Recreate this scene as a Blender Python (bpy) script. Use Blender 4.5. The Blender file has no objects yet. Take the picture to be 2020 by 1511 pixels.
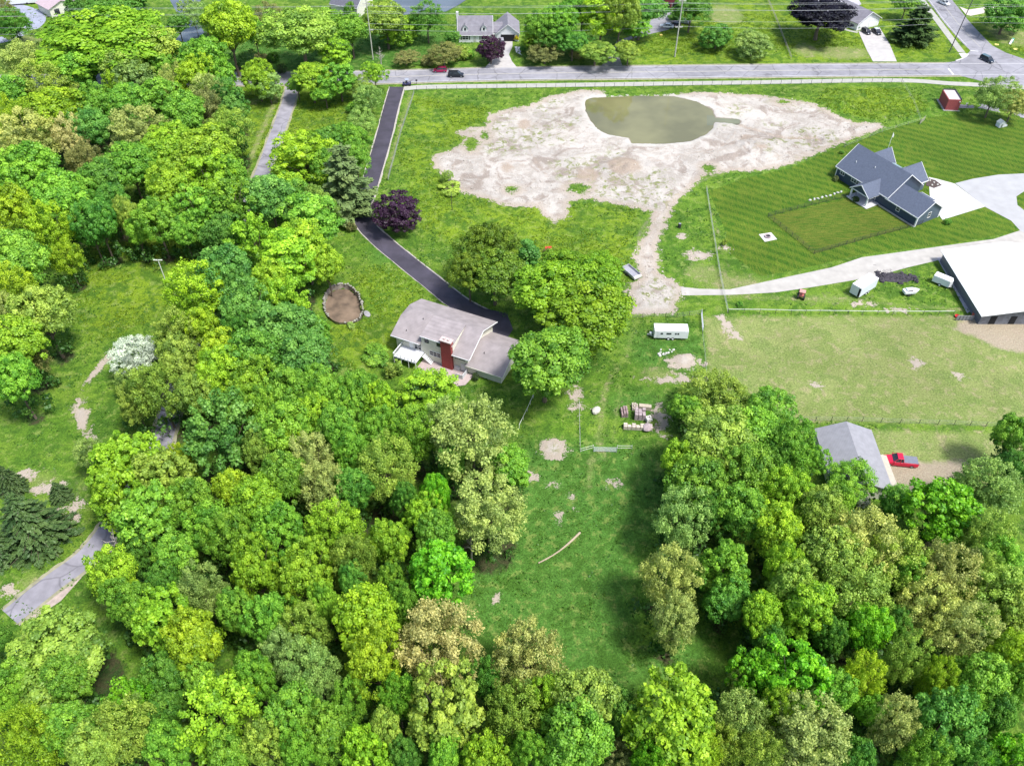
import bpy, bmesh, math, random
import numpy as np
from mathutils import Vector, Matrix
R = math.radians
random.seed(7); rng = np.random.default_rng(11)
S = bpy.context.scene
COL = S.collection

# ------------------------------------------------------------------ camera, sky, sun, exposure
CAM_H, FPX = 115.0, 1632.0
cam_d = bpy.data.cameras.new('camera'); cam = bpy.data.objects.new('camera', cam_d); COL.objects.link(cam)
cam.location = (0, 0, CAM_H); cam.rotation_euler = (R(45), 0, 0)
cam_d.sensor_width = 36; cam_d.lens = 36 * FPX / 2020; cam_d.clip_end = 6000; cam_d.clip_start = 1
S.camera = cam
SUN_EL, SUN_AZ = 62, 122          # azimuth measured clockwise from +Y
W = bpy.data.worlds.new('World'); S.world = W; W.use_nodes = True
nt = W.node_tree; bg = nt.nodes['Background']; sky = nt.nodes.new('ShaderNodeTexSky')
sky.sky_type = 'NISHITA'; sky.sun_disc = False
sky.sun_elevation = R(SUN_EL); sky.sun_rotation = R(SUN_AZ)
sky.air_density = 1.0; sky.dust_density = 2.5; sky.ozone_density = 1.0
nt.links.new(sky.outputs[0], bg.inputs[0]); bg.inputs[1].default_value = 0.135
sd = bpy.data.lights.new('sun', 'SUN'); sun = bpy.data.objects.new('sun', sd); COL.objects.link(sun)
sd.energy = 2.9; sd.angle = R(11); sd.color = (1, 0.985, 0.95)
dv = Vector((math.sin(R(SUN_AZ)) * math.cos(R(SUN_EL)), math.cos(R(SUN_AZ)) * math.cos(R(SUN_EL)), math.sin(R(SUN_EL))))
sun.rotation_euler = dv.to_track_quat('Z', 'Y').to_euler(); sun.location = dv * 300
S.view_settings.view_transform = 'Standard'; S.view_settings.look = 'None'
S.view_settings.exposure = 0.86; S.view_settings.gamma = 1
S.render.engine = 'CYCLES'
S.cycles.max_bounces = 5; S.cycles.diffuse_bounces = 3; S.cycles.transmission_bounces = 2; S.cycles.glossy_bounces = 2
S.cycles.caustics_reflective = False; S.cycles.caustics_refractive = False

c45 = math.cos(R(45))
def G(px, py, z=0.0):
    """survey point: ground position of a point seen in the 2020x1511 aerial photo, at height z"""
    a = px - 1010; b = -(py - 755.5)
    t = (z - CAM_H) / (-c45 * FPX + c45 * b)
    return (a * t, (c45 * FPX + c45 * b) * t)
def mpp(px, py, z=0.0):
    """metres per photo pixel there"""
    x, y = G(px, py, z); return ((y - (z - CAM_H)) * c45) / FPX

# ------------------------------------------------------------------ tagging
def tag(o, label=None, cat=None, group=None, kind=None):
    if label: o['label'] = label
    if cat: o['category'] = cat
    if group: o['group'] = group
    if kind: o['kind'] = kind
    return o
def thing(name, label, cat, loc=(0, 0, 0), rz=0, group=None):
    o = bpy.data.objects.new(name, None); COL.objects.link(o); o.empty_display_size = .5
    o.location = loc; o.rotation_euler = (0, 0, rz)
    return tag(o, label, cat, group)
def link(name, me, parent=None, loc=None):
    o = bpy.data.objects.new(name, me); COL.objects.link(o)
    if parent: o.parent = parent
    if loc: o.location = loc
    return o

# ------------------------------------------------------------------ materials
MATS = {}
def nodes_of(m):
    m.use_nodes = True; n = m.node_tree.nodes; return n, m.node_tree.links, n['Principled BSDF']
def mat(name, col, rough=.7, var=.12, scale=3.0, metal=0, bump=0, spec=.5, lines=None, crack=0):
    """plain surface with procedural mottling; lines=(axis, spacing) adds courses"""
    if name in MATS: return MATS[name]
    m = bpy.data.materials.new(name); n, l, p = nodes_of(m)
    p.inputs['Roughness'].default_value = rough; p.inputs['Metallic'].default_value = metal
    p.inputs['Specular IOR Level'].default_value = spec
    tc = n.new('ShaderNodeTexCoord'); nz = n.new('ShaderNodeTexNoise'); nz.inputs['Scale'].default_value = scale
    nz.inputs['Detail'].default_value = 6; l.new(tc.outputs['Object'], nz.inputs['Vector'])
    rp = n.new('ShaderNodeValToRGB'); l.new(nz.outputs[0], rp.inputs[0])
    a = [max(0, c * (1 - var)) for c in col]; b = [min(1, c * (1 + var)) for c in col]
    rp.color_ramp.elements[0].position = .3; rp.color_ramp.elements[1].position = .7
    rp.color_ramp.elements[0].color = (*a, 1); rp.color_ramp.elements[1].color = (*b, 1)
    out = rp.outputs[0]
    if lines:
        w = n.new('ShaderNodeTexWave'); w.wave_type = 'BANDS'; w.bands_direction = lines[0]; w.wave_profile = 'SAW'
        w.inputs['Scale'].default_value = 1 / lines[1] / 1.0 * .314; w.inputs['Distortion'].default_value = .3
        l.new(tc.outputs['Object'], w.inputs['Vector'])
        mx = n.new('ShaderNodeMixRGB'); mx.blend_type = 'MULTIPLY'; mx.inputs[0].default_value = lines[2] if len(lines) > 2 else .25
        l.new(out, mx.inputs[1]); l.new(w.outputs[0], mx.inputs[2]); out = mx.outputs[0]
    if crack:
        vd = n.new('ShaderNodeTexNoise'); vd.inputs['Scale'].default_value = .35; vd.inputs['Detail'].default_value = 5; l.new(tc.outputs['Object'], vd.inputs[0])
        av = n.new('ShaderNodeMixRGB'); av.blend_type = 'ADD'; av.inputs[0].default_value = 3.; l.new(tc.outputs['Object'], av.inputs[1]); l.new(vd.outputs['Color'], av.inputs[2])
        vo = n.new('ShaderNodeTexVoronoi'); vo.feature = 'DISTANCE_TO_EDGE'; vo.inputs['Scale'].default_value = .13; l.new(av.outputs[0], vo.inputs['Vector'])
        mrg = n.new('ShaderNodeMapRange'); mrg.inputs[1].default_value = .004; mrg.inputs[2].default_value = .022; mrg.inputs[3].default_value = 1 - crack; l.new(vo.outputs['Distance'], mrg.inputs[0])
        pz = n.new('ShaderNodeTexNoise'); pz.inputs['Scale'].default_value = .06; pz.inputs['Detail'].default_value = 2; l.new(tc.outputs['Object'], pz.inputs[0]); pr_ = n.new('ShaderNodeMapRange'); pr_.inputs[1].default_value = .42; pr_.inputs[2].default_value = .58; pr_.inputs[3].default_value = .86; pr_.inputs[4].default_value = 1.08; l.new(pz.outputs[0], pr_.inputs[0])
        mm = n.new('ShaderNodeMath'); mm.operation = 'MULTIPLY'; l.new(mrg.outputs[0], mm.inputs[0]); l.new(pr_.outputs[0], mm.inputs[1])
        mc = n.new('ShaderNodeMixRGB'); mc.blend_type = 'MULTIPLY'; mc.inputs[0].default_value = 1; l.new(out, mc.inputs[1]); l.new(mm.outputs[0], mc.inputs[2]); out = mc.outputs[0]
    l.new(out, p.inputs['Base Color'])
    if bump:
        bp = n.new('ShaderNodeBump'); bp.inputs['Strength'].default_value = bump; bp.inputs['Distance'].default_value = .05
        l.new(nz.outputs[0], bp.inputs['Height']); l.new(bp.outputs[0], p.inputs['Normal'])
    MATS[name] = m; return m
WHITE = mat('white_paint', (.78, .78, .78), .5, .04)
GLASS = mat('window_glass', (.03, .035, .045), .08, .3)
RUBBER = mat('tyre_rubber', (.02, .02, .02), .8)
STEEL = mat('dull_steel', (.35, .36, .38), .45, .1, metal=.6)
TRIM = mat('dark_trim', (.03, .03, .035), .5)
WOODP = mat('weathered_wood', (.32, .29, .25), .85, .25, 8)
CONC = mat('concrete', (.42, .40, .385), .85, .1, .6, bump=.1)

# ------------------------------------------------------------------ mesh builder
class MB:
    def __init__(s): s.v = []; s.f = []
    def add(s, vs, fs):
        k = len(s.v); s.v += [tuple(v) for v in vs]; s.f += [tuple(i + k for i in f) for f in fs]; return s
    def box(s, x0, x1, y0, y1, z0, z1, taper=0):
        t = taper
        return s.add([(x0, y0, z0), (x1, y0, z0), (x1, y1, z0), (x0, y1, z0), (x0 + t, y0 + t, z1), (x1 - t, y0 + t, z1), (x1 - t, y1 - t, z1), (x0 + t, y1 - t, z1)],
                     [(3, 2, 1, 0), (4, 5, 6, 7), (0, 1, 5, 4), (1, 2, 6, 5), (2, 3, 7, 6), (3, 0, 4, 7)])
    def slab(s, pts, th):
        """polygon in space (top side, CCW from above) given thickness downwards"""
        n = len(pts); t = [tuple(p) for p in pts]; b = [(p[0], p[1], p[2] - th) for p in pts]
        fs = [tuple(range(n)), tuple(range(2 * n - 1, n - 1, -1))] + [(i, i + n, (i + 1) % n + n, (i + 1) % n) for i in range(n)]
        return s.add(t + b, fs)
    def tube(s, p0, p1, r0, r1=None, n=8, cap=True):
        r1 = r0 if r1 is None else r1
        p0 = Vector(p0); p1 = Vector(p1); d = (p1 - p0).normalized()
        a = d.orthogonal().normalized(); b = d.cross(a)
        vs = []
        for p, r in ((p0, r0), (p1, r1)):
            for i in range(n):
                t = 2 * math.pi * i / n; vs.append(p + (a * math.cos(t) + b * math.sin(t)) * r)
        fs = [(i, (i + 1) % n, (i + 1) % n + n, i + n) for i in range(n)]
        if cap: fs += [tuple(range(n - 1, -1, -1)), tuple(range(n, 2 * n))]
        return s.add(vs, fs)
    def path(s, pts, rs, n=6):
        for i in range(len(pts) - 1): s.tube(pts[i], pts[i + 1], rs[i], rs[i + 1], n, True)
        return s
    def loft(s, secs, cap=True):
        n = len(secs[0]); k = 0
        vs = [p for sec in secs for p in sec]; fs = []
        for i in range(len(secs) - 1):
            for j in range(n):
                a = i * n + j; b = i * n + (j + 1) % n; fs.append((a, b, b + n, a + n))
        if cap: fs += [tuple(range(n - 1, -1, -1)), tuple(range((len(secs) - 1) * n, len(secs) * n))]
        return s.add(vs, fs)
    def blob(s, c, r, seed=0, sub=2, rough=.18, flat=.3):
        bm = bmesh.new(); bmesh.ops.create_icosphere(bm, subdivisions=sub, radius=1)
        rr = random.Random(seed); off = [Vector((rr.uniform(-1, 1), rr.uniform(-1, 1), rr.uniform(-1, 1))).normalized() for _ in range(7)]
        vs = []
        for v in bm.verts:
            d = v.co.normalized(); k = 1 + rough * sum(max(0, d.dot(o)) ** 3 * (1 if i % 2 else -1) for i, o in enumerate(off))
            vs.append((c[0] + d.x * k * r[0], c[1] + d.y * k * r[1], max(c[2] + d.z * k * r[2], c[2] - r[2] * flat)))
        fs = [tuple(v.index for v in f.verts) for f in bm.faces]; bm.free(); return s.add(vs, fs)
    def build(s, name, m, parent=None, smooth=False, bevel=0):
        me = bpy.data.meshes.new(name); me.from_pydata(s.v, [], s.f); me.validate()
        if bevel:
            bm = bmesh.new(); bm.from_mesh(me)
            es = [e for e in bm.edges if len(e.link_faces) == 2 and e.calc_face_angle(0) > .6]
            bmesh.ops.bevel(bm, geom=es, offset=bevel, segments=2, affect='EDGES', profile=.5); bm.to_mesh(me); bm.free()
        if m: me.materials.append(m)
        if smooth: me.shade_smooth() if hasattr(me, 'shade_smooth') else None
        me.update(); return link(name, me, parent)
def wall_quad(mb, a, b, z0, z1, th=.2):  # vertical wall board between two plan points
    d = Vector((b[0] - a[0], b[1] - a[1])).normalized(); n = Vector((-d.y, d.x)) * th / 2
    mb.add([(a[0] - n.x, a[1] - n.y, z0), (b[0] - n.x, b[1] - n.y, z0), (b[0] + n.x, b[1] + n.y, z0), (a[0] + n.x, a[1] + n.y, z0),
            (a[0] - n.x, a[1] - n.y, z1), (b[0] - n.x, b[1] - n.y, z1), (b[0] + n.x, b[1] + n.y, z1), (a[0] + n.x, a[1] + n.y, z1)],
           [(3, 2, 1, 0), (4, 5, 6, 7), (0, 1, 5, 4), (1, 2, 6, 5), (2, 3, 7, 6), (3, 0, 4, 7)])

# ------------------------------------------------------------------ ground
def gp(pts): return [G(*p) for p in pts]
GX0, GX1, GY0, GY1, GS = -205.0, 205.0, 34.0, 344.0, 0.5
nx = int((GX1 - GX0) / GS) + 1; ny = int((GY1 - GY0) / GS) + 1
gx = np.linspace(GX0, GX1, nx); gy = np.linspace(GY0, GY1, ny)
PX, PY = np.meshgrid(gx, gy)
def sdf_poly(poly):
    """signed distance (inside positive)"""
    d = np.full(PX.shape, 1e9); ins = np.zeros(PX.shape, bool); n = len(poly)
    for i in range(n):
        ax, ay = poly[i]; bx, by = poly[(i + 1) % n]
        ex, ey = bx - ax, by - ay; wx, wy = PX - ax, PY - ay
        t = np.clip((wx * ex + wy * ey) / (ex * ex + ey * ey + 1e-9), 0, 1)
        d = np.minimum(d, (wx - ex * t) ** 2 + (wy - ey * t) ** 2)
        c = ((ay > PY) != (by > PY)) & (PX < (bx - ax) * (PY - ay) / (by - ay + 1e-12) + ax); ins ^= c
    d = np.sqrt(d); return np.where(ins, d, -d)
def sdf_line(pts, w):
    d = np.full(PX.shape, 1e9)
    for (ax, ay), (bx, by) in zip(pts, pts[1:]):
        ex, ey = bx - ax, by - ay; wx, wy = PX - ax, PY - ay
        t = np.clip((wx * ex + wy * ey) / (ex * ex + ey * ey + 1e-9), 0, 1)
        d = np.minimum(d, (wx - ex * t) ** 2 + (wy - ey * t) ** 2)
    return w / 2 - np.sqrt(d)
def enc(sd, w=6.0): return np.clip(.5 + sd / (2 * w), 0, 1)
def ell(px, py, rx, ry=None, z=0):
    """blob of the given photo half widths, as a ground distance"""
    x, y = G(px, py); x1, _ = G(px + rx, py); _, y1 = G(px, py - (ry or rx))
    a = abs(x1 - x); b = abs(y1 - y); q = np.sqrt(((PX - x) / a) ** 2 + ((PY - y) / b) ** 2)
    return (1 - q) * min(a, b)

def vnoise(fx, seed, oct=4):
    """smooth value noise on the grid"""
    out = np.zeros(PX.shape); a = 1; r = np.random.default_rng(seed)
    for o in range(oct):
        f = fx * 2 ** o; w = int((GX1 - GX0) * f) + 3; h = int((GY1 - GY0) * f) + 3
        g = r.random((h, w)); u = (PX - GX0) * f; v = (PY - GY0) * f
        i = u.astype(int); j = v.astype(int); u = u - i; v = v - j; u = u * u * (3 - 2 * u); v = v * v * (3 - 2 * v)
        out += a * ((g[j, i] * (1 - u) + g[j, i + 1] * u) * (1 - v) + (g[j + 1, i] * (1 - u) + g[j + 1, i + 1] * u) * v - .5); a *= .55
    return out
SAND = [(853, 308), (905, 290), (920, 272), (898, 262), (925, 252), (960, 250), (965, 225), (1000, 216), (1045, 208), (1085, 190), (1150, 177), (1188, 180), (1196, 190), (1230, 189), (1300, 188), (1380, 182), (1450, 186), (1500, 188), (1540, 194), (1600, 203), (1650, 228), (1690, 242), (1735, 243), (1742, 252),
        (1700, 268), (1640, 290), (1560, 325), (1500, 338), (1440, 338), (1392, 345), (1352, 382), (1334, 400), (1316, 435), (1305, 462), (1294, 485), (1300, 505), (1302, 540), (1340, 560), (1352, 572), (1338, 598), (1330, 618), (1245, 622), (1238, 566), (1265, 548), (1250, 505), (1262, 480), (1280, 455), (1286, 418), (1235, 406),
        (1160, 392), (1122, 398), (1120, 428), (1092, 440), (1066, 420), (1060, 408), (990, 405), (960, 392), (905, 378), (880, 352), (858, 330)]
sand = sdf_poly(gp(SAND))
for e in [(930, 284, 14, 13), (957, 268, 8, 7), (1140, 372, 22, 10), (1400, 332, 14, 8), (1010, 375, 12, 6), (1545, 202, 12, 4)]:   # grass islands
    sand = np.minimum(sand, -ell(*e))
for e in [(1376, 504, 22, 9), (1345, 466, 9, 5), (1430, 491, 10, 5), (1350, 715, 33, 14), (1092, 884, 27, 20), (1135, 782, 9, 20), (1140, 803, 14, 6), (1206, 954, 12, 7), (1101, 1016, 6, 8), (1128, 985, 5, 8), (1303, 828, 13, 24), (1810, 718, 11, 9), (1530, 905, 1, 1),
          (50, 938, 20, 9), (100, 962, 26, 10), (150, 1005, 10, 18), (112, 1010, 12, 6), (1340, 748, 50, 7), (1050, 938, 9, 10), (978, 1182, 5, 5), (1090, 955, 8, 3), (20, 1165, 14, 9), (1745, 232, 0.1, .1), (1615, 760, 8, 4), (1890, 742, 10, 4), (2005, 1240, 12, 16), (70, 1395, 22, 8), (45, 1425, 14, 8), (1700, 600, 18, 4), (1765, 612, 20, 3)]:
    sand = np.maximum(sand, ell(*e))
sand = np.maximum(sand, sdf_line(gp([(212, 700), (186, 735), (165, 760), (155, 800), (170, 850), (178, 885)]), 3.4) - 1.3 + 2.0 * vnoise(.3, 77, 3))
sand = np.maximum(sand, sdf_line(gp([(1425, 628), (1440, 650), (1455, 665)]), 1.6))
dirt = sdf_poly(gp([(1895, 624), (1930, 628), (2060, 628), (2060, 705), (1965, 688), (1925, 665), (1880, 650)]))
dirt = np.maximum(dirt, sdf_poly(gp([(1748, 905), (1812, 905), (1920, 905), (1910, 935), (1850, 975), (1770, 985), (1745, 950)])) - .5)
dirt = np.maximum(dirt, ell(1230, 330, 34, 16))
for e in [(1035, 245, 30, 20), (1000, 330, 30, 22), (1470, 275, 35, 14), (1500, 296, 40, 12), (1310, 595, 20, 18), (1160, 345, 40, 22)]: dirt = np.maximum(dirt, ell(*e) - 2.2)
dry = sdf_poly(gp([(1388, 625), (1900, 622), (2060, 625), (2060, 842), (1570, 832), (1500, 780), (1420, 765), (1396, 740)]))
dry = np.maximum(dry, sdf_poly(gp([(1575, 836), (2060, 846), (2060, 960), (1900, 990), (1740, 960), (1700, 845)])) - 1)
for e in [(1450, 560, 110, 30), (1390, 540, 60, 30), (1640, 590, 160, 20), (1660, 105, 90, 18), (1430, 30, 50, 25), (1590, 100, 40, 20), (1185, 830, 30, 60), (80, 950, 80, 35), (160, 960, 30, 60), (1300, 740, 70, 30), (60, 1150, 50, 50),
          (500, 200, 40, 12), (50, 80, 60, 14), (905, 118, 120, 6), (1990, 70, 50, 30)]:
    dry = np.maximum(dry, ell(*e) * .5 - 1.2)
for ln, w in (([(1195, 760), (1180, 860), (1190, 900)], 2.2), ([(1225, 760), (1208, 870)], 1.5), ([(1260, 620), (1235, 700), (1195, 760)], 1.6), ([(545, 190), (505, 290), (480, 340)], 3), ([(812, 182), (790, 250), (762, 350)], 2.2),
              ([(1420, 585), (1640, 590), (1900, 612)], 2), ([(1400, 400), (1420, 480), (1450, 570)], 1.2), ([(1170, 900), (1160, 960)], 2.2)):
    dry = np.maximum(dry, sdf_line(gp(ln), w) - .7)
lawn = sdf_poly(gp([(1398, 378), (1470, 352), (1560, 332), (1650, 292), (1760, 255), (1830, 232), (1900, 225), (2060, 230), (2060, 475), (1980, 462), (1870, 482), (1700, 502), (1560, 535), (1500, 545), (1440, 500), (1425, 440)]))
yard = sdf_poly(gp([(1515, 428), (1690, 388), (1742, 400), (1815, 442), (1605, 500)]))
lush = sdf_poly(gp([(1040, 870), (1310, 880), (1330, 1000), (1260, 1100), (1240, 1300), (1400, 1240), (1400, 1320), (1220, 1360), (900, 1250), (900, 1150), (920, 1050)]))
lush = np.maximum(lush, ell(1320, 690, 75, 40)); lush = np.maximum(lush, ell(600, 90, 300, 50)); lush = np.maximum(lush, ell(1270, 795, 60, 20)); lush = np.maximum(lush, ell(760, 500, 20, 20))
yel = sdf_poly(gp([(820, 190), (960, 215), (960, 250), (850, 300), (900, 390), (1250, 410), (1240, 560), (1050, 520), (850, 470), (815, 380), (790, 300)]))
yel = np.maximum(yel, sdf_poly(gp([(1200, 60), (1520, -40), (1850, 0), (1900, 118), (1250, 128)])))
yel = np.maximum(yel, ell(740, 620, 90, 90)); yel = np.maximum(yel, ell(1720, 200, 100, 30)); yel = np.maximum(yel, ell(250, 560, 100, 90)); yel = np.maximum(yel, ell(560, 220, 130, 80)); yel = np.maximum(yel, ell(1960, 90, 80, 60))

def smooth_line(pts, k=8):
    out = []; P_ = [pts[0]] + list(pts) + [pts[-1]]
    for i in range(1, len(P_) - 2):
        a, b, c, d = P_[i - 1:i + 3]
        for j in range(k):
            t = j / k; out.append(tuple(.5 * (2 * b[q] + (c[q] - a[q]) * t + (2 * a[q] - 5 * b[q] + 4 * c[q] - d[q]) * t * t + (3 * b[q] - a[q] - 3 * c[q] + d[q]) * t ** 3) for q in (0, 1)))
    out.append(tuple(pts[-1])); return out
# stream / pit relief
POND = [(1160, 197), (1172, 193), (1192, 192), (1260, 189), (1330, 190), (1372, 200), (1402, 214), (1409, 230), (1404, 250), (1392, 262), (1360, 276), (1310, 281), (1248, 280), (1243, 270), (1200, 262), (1182, 252), (1168, 236), (1158, 216)]
ditch = sdf_line(gp([(1445, 240), (1475, 252), (1500, 258), (1530, 270), (1545, 272), (1612, 270), (1620, 276)]), .9)
for tr in ([(1300, 545), (1268, 470), (1310, 415), (1400, 350), (1520, 320), (1640, 285)], [(1292, 545), (1260, 470), (1302, 412), (1392, 347), (1512, 316), (1632, 281)], [(1290, 400), (1180, 350), (1060, 330), (950, 320)], [(1296, 393), (1186, 344), (1064, 324), (952, 312)], [(1080, 350), (1040, 280), (1080, 225), (1150, 200)], [(1150, 320), (1300, 310), (1420, 290), (1450, 262)], [(1150, 326), (1304, 316), (1426, 296), (1458, 266)]): dirt = np.maximum(dirt, sdf_line(smooth_line([G(*q) for q in tr], 6), .5) - .25)
dirt = np.maximum(dirt, ditch + .2)
pond_sd = sdf_poly(gp(POND)); pond_sd = np.maximum(pond_sd, sdf_line(gp([(1400, 234), (1425, 236), (1452, 238)]), 2.2))
RING = [(640, 590), (646, 572), (662, 563), (685, 562), (703, 575), (713, 594), (716, 612), (708, 628), (690, 637), (665, 636), (648, 624), (640, 607)]
ring_sd = sdf_poly(gp(RING))
BACK1 = [(330, -60), (335, 0), (352, 30), (366, 52), (345, 78), (385, 84), (402, 62), (385, 30), (395, 0), (410, -60)]
BACK2 = [(760, -60), (772, 20), (795, 28), (850, 24), (880, 21), (905, 8), (935, -12), (960, -60)]
back_sd = np.maximum(sdf_poly(gp(BACK1)), sdf_poly(gp(BACK2)))

n1 = vnoise(.12, 1); n2 = vnoise(.5, 2, 3)
Z = .10 * n1 + .05 * n2
sm = np.clip(sand / 3, 0, 1)
Z = Z + sm * (.35 * vnoise(.09, 3, 5) + .14 * n2)
bowl = np.clip(pond_sd / 3 + .55, 0, 1); bowl = bowl * bowl * (3 - 2 * bowl)
Z = Z * (1 - bowl) - .9 * bowl
rb = np.clip(ring_sd / 1.2 + .5, 0, 1); Z = Z * (1 - rb) - 2.0 * rb
Z -= .5 * np.clip(ditch + .5, 0, 1); bb = np.clip(back_sd / 3 + .5, 0, 1); Z = Z * (1 - bb) - .9 * bb
for px, py, r_, h in ((1230, 330, 6, 1.3), (1350, 712, 3.2, .8), (1303, 828, 2.4, 1.0), (1490, 290, 9, 1.2), (1650, 210, 5, 1.6)):      # spoil heaps
    x, y = G(px, py); q = ((PX - x) ** 2 + ((PY - y) * 1.2) ** 2) / r_ ** 2; Z += h * np.exp(-q * 1.6) * (1 + .5 * n2)
for path, w in (([(700, 405), (725, 450), (772, 495), (832, 545), (905, 605), (1000, 650)], 8), ([(785, 176), (735, 360), (715, 400)], 6), ([(575, 150), (572, 195), (548, 265), (512, 355), (470, 450), (420, 560), (370, 700), (335, 820), (300, 920), (240, 1010), (165, 1100), (15, 1225)], 6),
                ([(-300, 165), (540, 152), (1000, 146), (1900, 138), (2300, 134)], 15), ([(800, 176), (1400, 166), (2020, 172)], 4), ([(1345, 575), (1560, 560), (1700, 528), (1870, 495), (2100, 470)], 12), ([(1850, -60), (1900, 80), (1950, 130)], 22)):
    k = np.clip(sdf_line(gp(path), w) / 2 + .5, 0, 1); Z = Z * (1 - k) - .02 * k
def flat(pts, z=0, m=1.5):
    global Z
    k = np.clip(sdf_poly(gp(pts)) / m + 1, 0, 1); Z = Z * (1 - k) + (z - .02) * k
for pp in ([(1835, 352), (1882, 362), (1950, 348), (2100, 340), (2100, 460), (1943, 410), (1857, 434)], [(1620, 330), (1700, 270), (1880, 400), (1820, 450), (1700, 415)], [(770, 690), (820, 600), (1010, 650), (990, 770), (905, 770)],
           [(955, 134), (985, 70), (1030, 60), (1020, 134)], [(1680, 70), (1740, 60), (1775, 123), (1715, 123)], [(1178, 132), (1212, 84), (1280, 30), (1340, 15), (1345, 60), (1230, 100), (1225, 132)], [(1850, 505), (1920, 640), (2100, 640), (2100, 450), (1900, 470)]): flat(pp)
GZ = Z
def gz(x, y):
    i = min(max(int((x - GX0) / GS), 0), nx - 1); j = min(max(int((y - GY0) / GS), 0), ny - 1); return float(GZ[j, i])

FOREST = np.full(PX.shape, -50.0)     # filled from the trees below
def finish_ground():
    me = bpy.data.meshes.new('ground')
    co = np.stack([PX, PY, GZ], -1).reshape(-1, 3)
    idx = np.arange(nx * ny).reshape(ny, nx)
    q = np.stack([idx[:-1, :-1], idx[:-1, 1:], idx[1:, 1:], idx[1:, :-1]], -1)
    attrs = dict(mask_a=np.stack([enc(sand, 4), enc(dirt, 4), enc(dry, 8), enc(FOREST, 4)], -1), mask_b=np.stack([enc(lawn, 3), enc(yard, 3), enc(lush, 12), enc(yel, 12)], -1), mask_c=np.stack([enc(pond_sd, 8)] * 4, -1))
    n3 = vnoise(.35, 9, 3); sel = (sand + n3 * 1.6 > 0)[:-1, :-1]
    m = ground_mat()
    for name, mask in (('ground', ~sel), ('bare_sand', sel)):
        f = q[mask].reshape(-1, 4); used, inv = np.unique(f, return_inverse=True); f = inv.reshape(-1, 4)
        me = bpy.data.meshes.new(name); me.vertices.add(len(used)); me.vertices.foreach_set('co', co[used].ravel())
        me.loops.add(f.size); me.loops.foreach_set('vertex_index', f.ravel().astype(np.int32)); me.polygons.add(len(f))
        me.polygons.foreach_set('loop_start', np.arange(0, f.size, 4, dtype=np.int32)); me.polygons.foreach_set('loop_total', np.full(len(f), 4, np.int32))
        me.update(calc_edges=True)
        for k, a in attrs.items():
            at = me.attributes.new(k, 'FLOAT_COLOR', 'POINT'); at.data.foreach_set('color', a.reshape(-1, 4)[used].ravel().astype(np.float32))
        me.materials.append(m); me.shade_smooth(); tag(link(name, me), kind='structure')
    # outer land reaching the horizon, butted against the near sheet (10 cm below its rim)
    mb = MB(); X = 2500
    for a in ((-X, GX0, -X, X), (GX1, X, -X, X), (GX0, GX1, -X, GY0), (GX0, GX1, GY1, X)): mb.add([(a[0], a[2], -.3), (a[1], a[2], -.3), (a[1], a[3], -.3), (a[0], a[3], -.3)], [(0, 1, 2, 3)])
    tag(mb.build('outer_land', mat('far_grass', (.09, .15, .03), .9, .4, .05)), kind='structure')

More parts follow.
